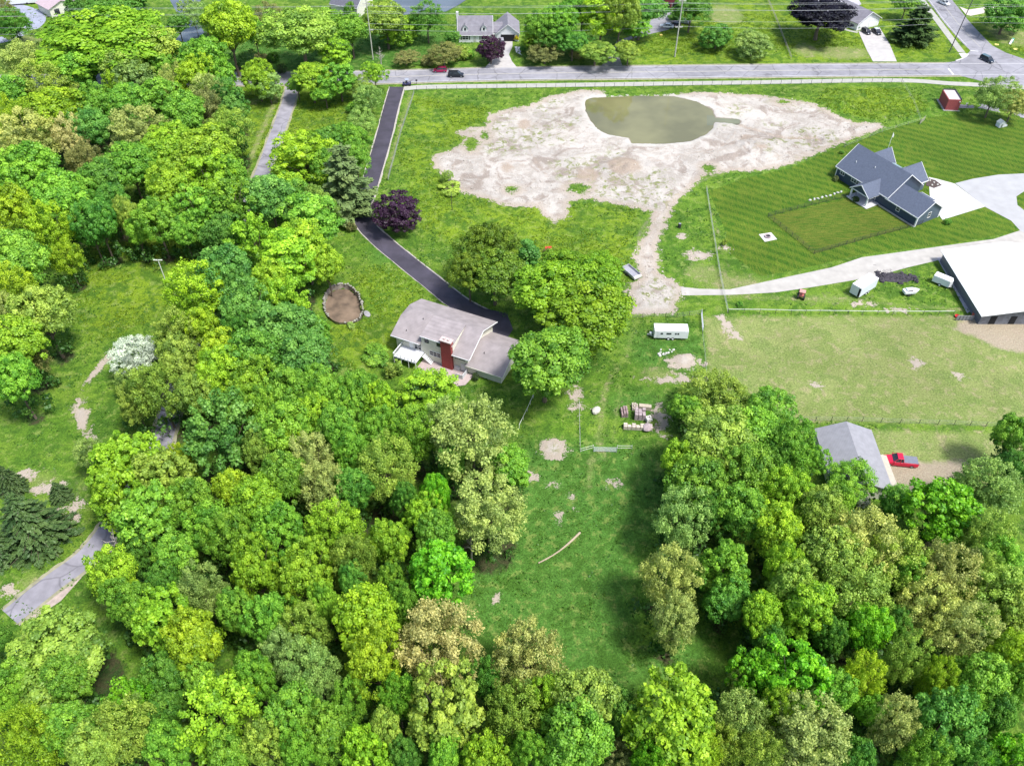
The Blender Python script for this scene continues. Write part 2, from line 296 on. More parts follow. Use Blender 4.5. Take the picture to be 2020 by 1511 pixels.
def ground_mat():
    m = bpy.data.materials.new('ground_cover'); n, l, p = nodes_of(m); p.inputs['Roughness'].default_value = .9; p.inputs['Specular IOR Level'].default_value = .15
    tc = n.new('ShaderNodeTexCoord'); P = tc.outputs['Object']
    def noise(scale, det=5, rough=.6, dist=0, vec=None):
        a = n.new('ShaderNodeTexNoise'); a.inputs['Scale'].default_value = scale; a.inputs['Detail'].default_value = det; a.inputs['Roughness'].default_value = rough; a.inputs['Distortion'].default_value = dist
        l.new(vec or P, a.inputs['Vector']); return a.outputs[0]
    def math_(op, a, b=0, c=None):
        q = n.new('ShaderNodeMath'); q.operation = op
        for i, v in enumerate((a, b) if c is None else (a, b, c)):
            if hasattr(v, 'links'): l.new(v, q.inputs[i])
            else: q.inputs[i].default_value = v
        return q.outputs[0]
    def rng_(v, a, b, c=0., d=1.):
        q = n.new('ShaderNodeMapRange'); q.interpolation_type = 'SMOOTHSTEP'; l.new(v, q.inputs[0])
        for i, x in enumerate((a, b, c, d)): q.inputs[i + 1].default_value = x
        return q.outputs[0]
    def mix(f, a, b, mode='MIX'):
        q = n.new('ShaderNodeMixRGB'); q.blend_type = mode
        for i, v in enumerate((f, a, b)):
            if hasattr(v, 'links'): l.new(v, q.inputs[i])
            elif i == 0: q.inputs[0].default_value = v
            else: q.inputs[i].default_value = (*v, 1)
        return q.outputs[0]
    def attr(nm):
        a = n.new('ShaderNodeAttribute'); a.attribute_name = nm; s = n.new('ShaderNodeSeparateColor'); l.new(a.outputs['Color'], s.inputs[0]); return s.outputs[0], s.outputs[1], s.outputs[2], a.outputs['Alpha']
    sa, di, dr, fo = attr('mask_a'); la, ya, lu, ye = attr('mask_b')
    po = attr('mask_c')[0]
    nf = noise(3.2, 4, .7); nm = noise(.55, 6, .65, .4); nl = noise(.09, 5, .6, .6); nb = noise(.03, 3); nv = noise(9, 2, .8)
    # grass
    g = mix(rng_(nl, .42, .58), C_GR1, C_GR2)
    g = mix(math_('MULTIPLY', rng_(ye, .38, .62), rng_(nl, .25, .7, .25, 1.)), g, C_YEL)
    g = mix(math_('MULTIPLY', rng_(lu, .35, .6), .85), g, C_LUSH)
    n5 = noise(.22, 6, .7, .8); g = mix(rng_(n5, .47, .6, 0, .75), g, C_DARKG); g = mix(rng_(nm, .5, .62, 0, .65), g, C_DARKG)
    g = mix(rng_(nm, .48, .36, 0, .65), g, C_LIGHTG)
    # mown lawn with stripes
    mp = n.new('ShaderNodeMapping'); mp.inputs['Rotation'].default_value = (0, 0, R(-58)); l.new(P, mp.inputs[0])
    wv = n.new('ShaderNodeTexWave'); wv.wave_type = 'BANDS'; wv.inputs['Scale'].default_value = .115; wv.inputs['Distortion'].default_value = 1.3; wv.inputs['Detail'].default_value = 3; wv.inputs['Detail Scale'].default_value = .35; l.new(mp.outputs[0], wv.inputs[0])
    st = n.new('ShaderNodeTexNoise'); mp2 = n.new('ShaderNodeMapping'); mp2.inputs['Rotation'].default_value = (0, 0, R(-58)); mp2.inputs['Scale'].default_value = (1.3, .06, 1); l.new(P, mp2.inputs[0]); l.new(mp2.outputs[0], st.inputs[0]); st.inputs['Detail'].default_value = 4
    lw = mix(math_('MULTIPLY', rng_(wv.outputs[0], .15, .85), rng_(nl, .3, .7, .55, 1.)), C_LAWN1, C_LAWN2); lw = mix(rng_(st.outputs[0], .46, .62, 0, .7), lw, C_LAWN3); lw = mix(rng_(n5, .52, .66, 0, .45), lw, C_LAWN3)
    mp3 = n.new('ShaderNodeMapping'); mp3.inputs['Rotation'].default_value = (0, 0, R(-15)); mp3.inputs['Scale'].default_value = (.07, 1.1, 1); l.new(P, mp3.inputs[0]); st3 = n.new('ShaderNodeTexNoise'); l.new(mp3.outputs[0], st3.inputs[0]); st3.inputs['Detail'].default_value = 4
    yd = mix(rng_(st3.outputs[0], .35, .65), C_LAWN1, C_YARD); yd = mix(rng_(nl, .5, .7, 0, .5), yd, C_YARD)
    g = mix(rng_(math_('ADD', la, math_('MULTIPLY', nm, .04)), .50, .54), g, lw)
    g = mix(rng_(ya, .49, .52), g, yd)
    # dry pasture
    dc = mix(rng_(nl, .43, .57), C_DRY1, C_DRY2); dc = mix(rng_(nm, .5, .64, 0, .75), dc, C_DRY3); dc = mix(rng_(n5, .52, .62, 0, .75), dc, C_DRYG)
    e = math_('ADD', dr, math_('MULTIPLY', math_('SUBTRACT', nm, .5), .25))
    g = mix(rng_(e, .46, .56), g, dc)
    # woodland floor
    fc = mix(rng_(nm, .4, .6), (.030, .062, .014), (.055, .055, .024))
    g = mix(rng_(math_('ADD', fo, math_('MULTIPLY', math_('SUBTRACT', nm, .5), .5)), .5, .66), g, fc)
    # sand and dirt
    big = noise(.16, 8, .7, 1.5); vor = n.new('ShaderNodeTexVoronoi'); vor.inputs['Scale'].default_value = 1.1; l.new(P, vor.inputs[0])
    sc = mix(rng_(big, .40, .56), C_SAND1, C_SAND2); sc = mix(rng_(noise(.14, 8, .62, 1.2), .50, .62, 0, .8), sc, C_SAND3); sc = mix(rng_(nf, .56, .70, 0, .4), sc, C_SAND4)
    sc = mix(math_('MULTIPLY', rng_(nm, .5, .6), rng_(nb, .5, .58)), sc, (.20, .22, .09))
    gr_ = g; g = mix(.8, g, mix(rng_(nf, .25, .75), (.45, .47, .45), (1.5, 1.5, 1.45)), 'MULTIPLY'); g = mix(.5, g, mix(rng_(nv, .25, .75), (.55, .55, .55), (1.4, 1.4, 1.4)), 'MULTIPLY')
    sc = mix(.22, sc, mix(rng_(nf, .3, .7), (.5, .5, .5), (1.4, 1.4, 1.4)), 'MULTIPLY'); sc = mix(rng_(sa, .52, .86), C_TAN, sc); sc = mix(rng_(po, .30, .44, 0, .75), sc, C_SAND4); sc = mix(rng_(math_('ADD', po, math_('MULTIPLY', math_('SUBTRACT', nm, .5), .06)), .455, .475, 0, .85), sc, C_WET)
    e = math_('ADD', sa, math_('ADD', math_('MULTIPLY', math_('SUBTRACT', nm, .5), .75), math_('MULTIPLY', math_('SUBTRACT', nf, .5), .4)))
    g = mix(rng_(e, .475, .53), g, sc)
    e = math_('ADD', di, math_('MULTIPLY', math_('SUBTRACT', nm, .5), .35)); dd = mix(rng_(nf, .3, .7), C_DIRT1, C_DIRT2)
    g = mix(rng_(e, .42, .62, 0, .85), g, dd)
    # fine grain
    g = mix(1., g, mix(rng_(noise(.055, 3, .5), .3, .7), (.9, .9, .9), (1.1, 1.1, 1.1)), 'MULTIPLY'); l.new(g, p.inputs['Base Color'])
    bp = n.new('ShaderNodeBump'); bp.inputs['Strength'].default_value = .8; bp.inputs['Distance'].default_value = .22; l.new(math_('ADD', nf, math_('MULTIPLY', nm, 1.5)), bp.inputs['Height']); l.new(bp.outputs[0], p.inputs['Normal'])
    return m
C_GR1 = (.085, .175, .016); C_GR2 = (.125, .215, .022); C_YEL = (.165, .245, .013); C_LUSH = (.062, .165, .027); C_DARKG = (.042, .105, .012); C_LIGHTG = (.19, .25, .06)
C_LAWN1 = (.036, .100, .007); C_LAWN2 = (.085, .150, .012); C_LAWN3 = (.125, .165, .020); C_YARD = (.13, .145, .022)
C_DRY1 = (.205, .24, .08); C_DRY2 = (.165, .215, .06); C_DRY3 = (.28, .255, .135); C_DRYG = (.135, .19, .05)
C_SAND1 = (.36, .325, .285); C_SAND2 = (.45, .415, .375); C_SAND3 = (.25, .205, .17); C_SAND4 = (.50, .475, .43); C_TAN = (.37, .315, .26); C_WET = (.22, .18, .135); C_DIRT1 = (.28, .215, .165); C_DIRT2 = (.38, .315, .25)

# ------------------------------------------------------------------ sheets: roads, drives, water
def sheet(name, pts, z, m, kind='structure', th=0):
    mb = MB(); n = len(pts)
    if th: mb.slab([(x, y, z) for x, y in pts], th)
    else: mb.add([(x, y, z) for x, y in pts], [tuple(range(n))])
    o = mb.build(name, m)
    me = o.data; bm = bmesh.new(); bm.from_mesh(me); bmesh.ops.triangulate(bm, faces=bm.faces[:])
    for f in bm.faces:
        if not th and f.normal.z < 0: f.normal_flip()
    bm.to_mesh(me); bm.free()
    return tag(o, kind=kind)
def ribbon_pts(pts, w, off=0, rag=0, seed=0):
    """two edges of a band along a ground path; w number or list per path vertex"""
    L_, R_ = [], []; rr = random.Random(seed); n = len(pts)
    for i, p in enumerate(pts):
        a = pts[max(i - 1, 0)]; b = pts[min(i + 1, n - 1)]; dx, dy = b[0] - a[0], b[1] - a[1]; q = math.hypot(dx, dy) or 1; nx_, ny_ = -dy / q, dx / q
        ww = w[i] if isinstance(w, list) else w
        L_.append((p[0] + nx_ * (ww / 2 + off + rr.uniform(-rag, rag)), p[1] + ny_ * (ww / 2 + off + rr.uniform(-rag, rag)))); R_.append((p[0] + nx_ * (-ww / 2 + off + rr.uniform(-rag, rag)), p[1] + ny_ * (-ww / 2 + off + rr.uniform(-rag, rag))))
    return L_, R_
def ribbon(name, pts, w, z, m, off=0, rag=0, seed=0, th=0, kind='structure'):
    L_, R_ = ribbon_pts(pts, w, off, rag, seed); mb = MB(); n = len(pts)
    vs = [(x, y, z) for x, y in L_] + [(x, y, z) for x, y in R_]; fs = [(i, i + n, i + n + 1, i + 1) for i in range(n - 1)]
    mb.add(vs, fs)
    if th:
        vs2 = [(x, y, z - th) for x, y in L_] + [(x, y, z - th) for x, y in R_]
        mb.add([*vs, *vs2], [(i, i + 1, i + 1 + 2 * n, i + 2 * n) for i in range(n - 1)] + [(i + n + 1, i + n, i + 3 * n, i + n + 1 + 2 * n) for i in range(n - 1)])
    o = mb.build(name, m); return tag(o, kind=kind)
ROADM = mat('road_asphalt_old', (.25, .245, .27), .9, .13, .5, bump=.1, crack=.35)
DARKM = mat('drive_asphalt_new', (.052, .046, .066), .8, .25, .35, bump=.1, crack=.15)
LANEM = mat('lane_asphalt_worn', (.245, .235, .265), .9, .2, .5, crack=.3)
GRAVM = mat('gravel', (.385, .365, .335), .95, .12, .5, bump=.3)
SIDEM = mat('sidewalk_concrete', (.35, .345, .31), .9, .1, .8)
LINEM = mat('road_paint', (.55, .55, .54), .8, .12, 3)
YELM = mat('road_paint_yellow', (.42, .40, .34), .8, .15, 3)
EDGEM = mat('drive_edge_stone', (.37, .34, .30), .95, .25, 2)
# main road: centre line through photo points
mr = smooth_line([(G(px, py)) for px, py in [(-420, 168), (-100, 164), (300, 158), (540, 155.5), (770, 152), (1000, 146), (1250, 143), (1520, 140), (1750, 138), (1900, 137), (2060, 137), (2400, 136)]])
ribbon('road', mr, 8.9, .02, ROADM)
ribbon('road_edge_line', mr, .15, .024, LINEM, off=-3.9); ribbon('road_edge_line', mr, .15, .024, LINEM, off=3.9)
mrc = [p for p in mr if p[0] < G(1870, 140)[0]]
ribbon('road_centre_line', mrc, .14, .024, YELM, off=.13); ribbon('road_centre_line', mrc, .14, .024, YELM, off=-.13)
a = G(1871, 136); b = G(1881, 148); ribbon('stop_line', [a, b], .6, .028, LINEM)
sr = smooth_line([G(*p) for p in [(1790, -90), (1812, -45), (1853, 0), (1888, 45), (1925, 85), (1962, 120), (1985, 150)]])
ribbon('side_road', sr, [9.0 + 4 * max(0, (i - len(sr) + 14) / 14) for i in range(len(sr))], .016, ROADM)
sheet('junction_apron', gp([(1862, 125), (1888, 121), (1903, 112), (1915, 100), (1960, 92), (1985, 105), (2020, 117), (2080, 124), (2080, 160), (1990, 175), (1895, 150)]), .012, ROADM)
ribbon('side_road_line', [p for p in sr if p[1] > G(0, 95)[1]], .14, .026, YELM)
ribbon('side_road_line', [p for p in sr if p[1] > G(0, 90)[1]], .15, .026, LINEM, off=-3.9)
a, b = G(1914, 100.5), G(1930, 102); ribbon('stop_line', [a, b], .5, .032, LINEM)
sw = smooth_line([G(*p) for p in [(798, 175), (850, 172), (1000, 170), (1250, 166.5), (1500, 163), (1700, 159.5), (1800, 160), (1870, 165), (1930, 168), (2060, 176)]])
ribbon('sidewalk', sw, 2.6, .05, SIDEM, th=.12)
sw2 = smooth_line([G(*p) for p in [(1770, -90), (1795, -40), (1818, 0), (1850, 42), (1880, 82), (1897, 104)]])
ribbon('sidewalk', sw2, 2.3, .05, SIDEM, th=.12)
ribbon('kerb', [G(*p) for p in [(1885, 121), (1897, 117), (1906, 112), (1910, 107)]], .5, .13, mat('kerb_concrete', (.5, .49, .47), .85, .08), th=.14)
sheet('kerb_ramp', gp([(1891, 106), (1903, 105), (1909, 108), (1905, 112), (1897, 114)]), .065, mat('kerb_concrete', (.5, .49, .47)), th=.08)
ribbon('verge_gravel', mr, .9, .008, mat('verge', (.27, .26, .17), .95, .25, 1), off=-4.9, rag=.12)
ribbon('verge_gravel', mr, .8, .008, mat('verge', (.27, .26, .17)), off=4.8, rag=.12)
# black drive
bd = smooth_line([G(*p) for p in [(783, 172), (772, 210), (757, 270), (735, 345), (722, 385), (712, 415), (722, 445), (755, 478), (800, 515), (850, 555), (915, 605), (990, 640)]])
wd = [4.3 if i < len(bd) * .6 else 4.6 for i in range(len(bd))]
ribbon('driveway', bd, wd, .03, DARKM)
ribbon('driveway_edge', bd, .5, .022, EDGEM, off=2.35, rag=.12, seed=3); ribbon('driveway_edge', bd, .35, .022, EDGEM, off=-2.3, rag=.14, seed=4)
sheet('parking_pad', gp([(905, 590), (930, 603), (1000, 618), (1012, 650), (1000, 668), (960, 650), (920, 625)]), .026, DARKM)
# grey lane
gl = smooth_line([G(*p) for p in [(580, 150), (571, 195), (547, 262), (513, 352), (470, 450), (425, 560), (370, 700), (334, 820), (300, 920), (240, 1010), (178, 1092), (100, 1152), (20, 1217)]])
ribbon('lane', gl, [6.5 if i < 4 else 3.9 for i in range(len(gl))], .03, LANEM)
ribbon('lane_edge', gl, .7, .02, mat('verge', (.27, .26, .17)), off=2.2, rag=.2, seed=5); ribbon('lane_edge', gl, .7, .02, mat('verge', (.27, .26, .17)), off=-2.2, rag=.2, seed=6)
sheet('lane_shoulder', gp([(150, 1130), (192, 1085), (160, 1140), (120, 1185), (60, 1225), (30, 1232)]), .014, mat('pink_gravel', (.38, .31, .27), .95, .2, 1.5))
tl = smooth_line([G(*p) for p in [(-60, 88), (0, 80), (35, 68), (62, 55), (74, 40), (62, 26), (30, 15), (-20, 8)]]); ribbon('lane', tl, 5.5, .03, mat('blue_asphalt', (.27, .29, .37), .9, .15, .5))
# other drives
sheet('white_slab', gp([(1832, 350), (1850, 354), (1883, 363), (1943, 408), (1859, 434), (1835, 400)]), .05, mat('new_concrete', (.52, .51, .50), .8, .04), th=.1)
sheet('driveway', gp([(1884, 362), (1920, 353), (1970, 345), (2060, 341), (2060, 376), (2023, 376), (2005, 388), (2007, 405), (2024, 418), (2060, 425), (2060, 478), (2012, 455), (1995, 436), (1944, 409)]), .02, mat('pale_drive', (.35, .35, .355), .9, .08, .4))
sheet('gravel_drive', gp([(1343, 566), (1380, 570), (1440, 571), (1500, 558), (1560, 545), (1640, 528), (1700, 508), (1780, 497), (1850, 487), (1900, 480), (1960, 472), (2012, 455), (2060, 470), (2060, 500), (1868, 508), (1845, 515), (1790, 528), (1730, 545), (1690, 552), (1600, 567), (1530, 577), (1480, 580), (1440, 582), (1345, 583)]), .012, GRAVM)
sheet('driveway', gp([(956, 135), (972, 118), (984, 102), (983, 76), (1011, 76), (1011, 92), (1004, 108), (1010, 122), (1020, 134)]), .05, CONC, th=.1)
sheet('driveway', gp([(1722, 122), (1710, 100), (1693, 62), (1735, 55), (1755, 88), (1769, 122)]), .05, CONC, th=.1)
sheet('driveway', gp([(1183, 133), (1198, 118), (1213, 92), (1216, 82), (1245, 72), (1265, 62), (1280, 42), (1275, 33), (1300, 22), (1345, 20), (1342, 40), (1318, 60), (1290, 66), (1250, 76), (1222, 88), (1219, 105), (1228, 132)]), .014, mat('grey_gravel', (.24, .235, .25), .95, .18, 1.2))
sheet('driveway', gp([(1893, 14), (1910, 20), (1950, 14), (1980, 16), (1980, 27), (1945, 26), (1915, 32), (1906, 30)]), .014, mat('tan_drive', (.50, .45, .40), .9, .1))
sheet('path', gp([(1885, 211), (1900, 203), (1938, 206), (1980, 216), (2040, 230), (2040, 238), (1980, 224), (1935, 214), (1890, 214)]), .02, LANEM)
sheet('apron', gp([(1848, 508), (1862, 506), (1918, 611), (1908, 618)]), .03, mat('apron_gravel', (.40, .39, .41), .9, .12, 2), th=.05)
ribbon('front_walk', [G(*p) for p in [(1661, 50), (1669, 60), (1692, 65)]], 1.3, .05, SIDEM, th=.06)
sheet('patch', gp([(1015, 92), (1040, 95), (1044, 106), (1035, 112), (1018, 104)]), .012, mat('white_gravel', (.6, .6, .58), .9, .1))
# water
def water_mat(name, col, rough=.04):
    m = bpy.data.materials.new(name); n, l, p = nodes_of(m); p.inputs['Base Color'].default_value = (*col, 1); p.inputs['Roughness'].default_value = rough; p.inputs['IOR'].default_value = 1.42
    p.inputs['Specular IOR Level'].default_value = .9
    tc = n.new('ShaderNodeTexCoord'); nz = n.new('ShaderNodeTexNoise'); nz.inputs['Scale'].default_value = 1.2; nz.inputs['Detail'].default_value = 3; l.new(tc.outputs['Object'], nz.inputs[0])
    n2_ = n.new('ShaderNodeTexNoise'); n2_.inputs['Scale'].default_value = .07; n2_.inputs['Detail'].default_value = 3; l.new(tc.outputs['Object'], n2_.inputs[0]); rp = n.new('ShaderNodeValToRGB'); l.new(n2_.outputs[0], rp.inputs[0]); rp.color_ramp.elements[0].position = .38; rp.color_ramp.elements[1].position = .62; rp.color_ramp.elements[0].color = (*[c * .8 for c in col], 1); rp.color_ramp.elements[1].color = (*[min(1, c * 1.2) for c in col], 1); l.new(rp.outputs[0], p.inputs['Base Color'])
    bp = n.new('ShaderNodeBump'); bp.inputs['Strength'].default_value = .2; bp.inputs['Distance'].default_value = .03; l.new(nz.outputs[0], bp.inputs['Height']); l.new(bp.outputs[0], p.inputs['Normal'])
    return m
def grow(pts, k):
    cx = sum(p[0] for p in pts) / len(pts); cy = sum(p[1] for p in pts) / len(pts); return [(cx + (x - cx) * k, cy + (y - cy) * k) for x, y in pts]
sheet('pond_water', grow(gp(POND), 1.12), -.34, water_mat('murky_water', (.165, .158, .075)))
sheet('channel_water', gp([(1395, 225), (1430, 230), (1460, 233), (1460, 243), (1430, 243), (1395, 246)]), -.338, MATS.get('w') or water_mat('channel', (.15, .155, .09)))
sheet('small_pond_bed', grow(gp(RING), 1.02), -1.15, mat('muddy_bed', (.155, .11, .075), .8, .4, .5, bump=.3))
rg_ = smooth_line([G(*p) for p in RING + RING[:1]], 5); mb = MB(); rr_ = random.Random(9)
jit_ = [(x + rr_.uniform(-.08, .08), y + rr_.uniform(-.08, .08)) for x, y in rg_[:-1]]; jit_.append(jit_[0]); inn_ = grow(jit_, .955)
mb.add([(x, y, .12) for x, y in jit_] + [(x, y, -1.5) for x, y in inn_], [(i, i + 1, i + 1 + len(jit_), i + len(jit_)) for i in range(len(jit_) - 1)])
tag(mb.build('pit_wall', mat('pit_stone_wall', (.30, .265, .22), .95, .35, 2.5, bump=.4, lines=('Z', .3, .4))), kind='structure')
bw = water_mat('back_pond', (.10, .12, .14)); sheet('back_pond_water', gp(BACK1), -.4, bw); sheet('back_pond_water', gp(BACK2), -.4, bw)

# ------------------------------------------------------------------ foliage
def leaf_mat(name, trans=.37):
    m = bpy.data.materials.new(name); m.use_nodes = True; n = m.node_tree.nodes; l = m.node_tree.links; n.clear()
    out = n.new('ShaderNodeOutputMaterial'); oi = n.new('ShaderNodeObjectInfo'); at = n.new('ShaderNodeAttribute'); at.attribute_name = 'tint'
    hs = n.new('ShaderNodeHueSaturation'); l.new(oi.outputs['Color'], hs.inputs['Color'])
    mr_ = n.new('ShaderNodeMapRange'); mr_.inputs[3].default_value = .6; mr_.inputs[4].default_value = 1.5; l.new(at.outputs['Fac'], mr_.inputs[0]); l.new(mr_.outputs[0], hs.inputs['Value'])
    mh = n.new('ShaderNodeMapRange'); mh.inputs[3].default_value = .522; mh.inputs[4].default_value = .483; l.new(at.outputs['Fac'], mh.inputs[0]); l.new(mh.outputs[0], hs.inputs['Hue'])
    d = n.new('ShaderNodeBsdfDiffuse'); t = n.new('ShaderNodeBsdfTranslucent'); mx = n.new('ShaderNodeMixShader'); mx.inputs[0].default_value = trans
    gl_ = n.new('ShaderNodeBsdfGlossy'); gl_.inputs['Roughness'].default_value = .5; gl_.inputs['Color'].default_value = (.5, .55, .5, 1); m2 = n.new('ShaderNodeMixShader'); m2.inputs[0].default_value = .045
    l.new(hs.outputs[0], d.inputs[0]); l.new(hs.outputs[0], t.inputs[0]); l.new(d.outputs[0], mx.inputs[1]); l.new(t.outputs[0], mx.inputs[2])
    l.new(mx.outputs[0], m2.inputs[1]); l.new(gl_.outputs[0], m2.inputs[2]); l.new(m2.outputs[0], out.inputs[0]); return m
LEAF = leaf_mat('foliage'); NEEDLE = leaf_mat('needles', .15)
BARK = mat('bark', (.14, .11, .08), .95, .3, 4); BARKG = mat('grey_bark', (.36, .33, .29), .95, .2, 4)
def leaves_mesh(name, C_, N_, SZ, TI, m, asp=1.0, up=None):
    """leaf clusters as small bent quads: centres, normals, sizes, tints"""
    k = len(C_); N_ = N_ / (np.linalg.norm(N_, axis=1, keepdims=True) + 1e-9)
    a = rng.normal(size=(k, 3)) if up is None else up + rng.normal(size=(k, 3)) * .25
    T = np.cross(N_, a); T /= np.linalg.norm(T, axis=1, keepdims=True) + 1e-9; B = np.cross(N_, T)
    s = SZ[:, None]; j = lambda: rng.uniform(.55, 1.15, (k, 1))
    lift = N_ * s * .22
    v = np.stack([C_ - T * s * j() - lift, C_ - B * s * asp * j() + lift * .5, C_ + T * s * j() - lift, C_ + B * s * asp * j() + lift * .5], 1).reshape(-1, 3)
    me = bpy.data.meshes.new(name); me.vertices.add(4 * k); me.vertices.foreach_set('co', v.ravel().astype(np.float32))
    tri = np.array([[0, 1, 3], [1, 2, 3]])
    f = (np.arange(k)[:, None, None] * 4 + tri[None]).reshape(-1).astype(np.int32)
    me.loops.add(len(f)); me.loops.foreach_set('vertex_index', f); me.polygons.add(2 * k)
    me.polygons.foreach_set('loop_start', np.arange(0, 6 * k, 3, dtype=np.int32)); me.polygons.foreach_set('loop_total', np.full(2 * k, 3, np.int32))
    me.update(calc_edges=True); at = me.attributes.new('tint', 'FLOAT', 'FACE'); at.data.foreach_set('value', np.repeat(TI, 2).astype(np.float32))
    me.materials.append(m); return me
def unit(v): return v / (np.linalg.norm(v, axis=-1, keepdims=True) + 1e-9)
def crown(name, rx=5.5, rz=5.0, zc=10.5, ncl=75, cr=1.35, nl=150, ls=.26, jit=.5, low=-.45, elong=.25, wob=.42, sq=1, m=None):
    """deciduous crown: clumps spread over an uneven dome, each a burst of leaf sprays"""
    lob = unit(rng.normal(size=(9, 3))); la_ = rng.uniform(-1, 1, 9)
    D = unit(rng.normal(size=(ncl * 6, 3))); D = D[D[:, 2] > low]
    keep = []                                   # spread the clumps
    for d in D:
        if all(np.dot(d, q) < 1 - .55 * (cr / rx) ** 2 * 1.1 for q in keep[-400:]): keep.append(d)
        if len(keep) >= ncl * .8: break
    keep = np.array(keep); rad = 1 + wob * ((np.clip(keep @ lob.T, 0, 1) ** 3) @ la_) + rng.uniform(-.24, .16, len(keep))
    cen = keep * rad[:, None] * np.array([rx - cr * .6, rx - cr * .6, rz - cr * .5]); cen[:, 2] += zc
    inn = unit(rng.normal(size=(int(ncl * .35), 3))) * rng.uniform(.25, .7, (int(ncl * .35), 1)) * np.array([rx, rx, rz]); inn[:, 2] += zc - .08 * rz
    cen = np.vstack([cen, inn]); out = np.vstack([keep, unit(inn - [0, 0, zc])])
    Cs, Ns, Ss, Ts = [], [], [], []
    for i, (c, o) in enumerate(zip(cen, out)):
        k = int(nl * rng.uniform(.5, 1.35)); r = cr * rng.uniform(.5, 1.5)
        d = unit(rng.normal(size=(k, 3)) + np.array([0, 0, .55]) + o * .7)
        rr = r * rng.uniform(.35, 1.08, (k, 1)) ** .6; p = d * rr * np.array([1, 1, .8 * sq])
        if elong: p += o * rng.uniform(0, 1, (k, 1)) * elong
        Cs.append(c + p); Ns.append(unit(d + rng.normal(size=(k, 3)) * jit + [0, 0, .25])); Ss.append(ls * rng.uniform(.6, 1.35, k))
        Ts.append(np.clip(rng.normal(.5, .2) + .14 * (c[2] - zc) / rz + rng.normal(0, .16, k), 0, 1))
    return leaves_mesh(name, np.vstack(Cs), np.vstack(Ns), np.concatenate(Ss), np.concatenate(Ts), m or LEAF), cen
def trunk_mesh(name, cen, h0, zc, r0=.28, m=None, limbs=8):
    mb = MB(); top = zc + 1; p0 = Vector((0, 0, -.3)); pts = [p0, Vector((.1, .05, h0)), Vector((-.1, .1, (h0 + top) / 2)), Vector((.05, 0, top))]
    mb.path(pts, [r0 * 1.25, r0, r0 * .7, r0 * .25], 8)
    idx = list(range(0, len(cen), max(1, len(cen) // limbs)))
    for i in idx:
        c = Vector(cen[i]); s = Vector((0, 0, h0 + (c.z - h0) * .25)); s.z = min(max(s.z, h0 * .8), top); mid = s.lerp(c, .5) + Vector((0, 0, -.3)); mb.path([s, mid, c], [r0 * .5, r0 * .3, r0 * .1], 5)
    o = mb.build(name, m or BARK); me = o.data; bpy.data.objects.remove(o); return me
PROTO = {}
def add_proto(key, n, h0=3.5, R_=5.5, H_=16.0, bark=None, **k):
    for i in range(n):
        me, cen = crown('foliage_' + key, **k); v = np.zeros(len(me.vertices) * 3, np.float32); me.vertices.foreach_get('co', v); v = v.reshape(-1, 3); d = np.hypot(v[:, 0], v[:, 1])
        R_ = float(np.percentile(d, 97)); H_ = float(v[:, 2].max()); zlo = float(np.percentile(v[:, 2], 4)); zf_ = (zlo + H_) / 2 / H_
        PROTO.setdefault(key, []).append((me, trunk_mesh('trunk_' + key, cen, h0, k.get('zc', 10.5), m=bark), R_, H_, zf_))
add_proto('maple', 4, ncl=125, cr=1.1, nl=150, ls=.205, rz=4.7, wob=.52)                                     # dense broccoli-like crown
add_proto('bigleaf', 3, ncl=105, cr=1.0, nl=95, ls=.30, jit=.75, rz=5.0)                    # coarse emerald sprays
add_proto('airy', 3, ncl=95, cr=1.15, nl=150, ls=.19, jit=.9, elong=1.1, wob=.4)           # fine feathery oak in flower
add_proto('tall', 3, rx=4.2, rz=6.6, zc=11, R_=4.6, H_=18, ncl=80, cr=1.15, nl=140, ls=.25, elong=.4)   # taller than wide
add_proto('spray', 2, ncl=60, cr=1.0, nl=130, ls=.26, elong=2.2, wob=.3)                  # clumps drawn out into fingers
add_proto('dense', 2, rx=5.3, rz=5.3, zc=7.2, h0=1.6, H_=12.5, ncl=110, cr=1.0, nl=110, ls=.22, wob=.12, low=-.7)   # rounded lawn tree
add_proto('shrub', 3, rx=2.4, rz=1.7, zc=1.5, h0=.4, R_=2.5, H_=3.2, ncl=26, cr=.8, nl=110, ls=.17, low=-.3)
add_proto('cedar', 1, rx=1.2, rz=3.0, zc=3.0, h0=.5, R_=1.5, H_=6.2, ncl=60, cr=.5, nl=70, ls=.13, low=-.9)
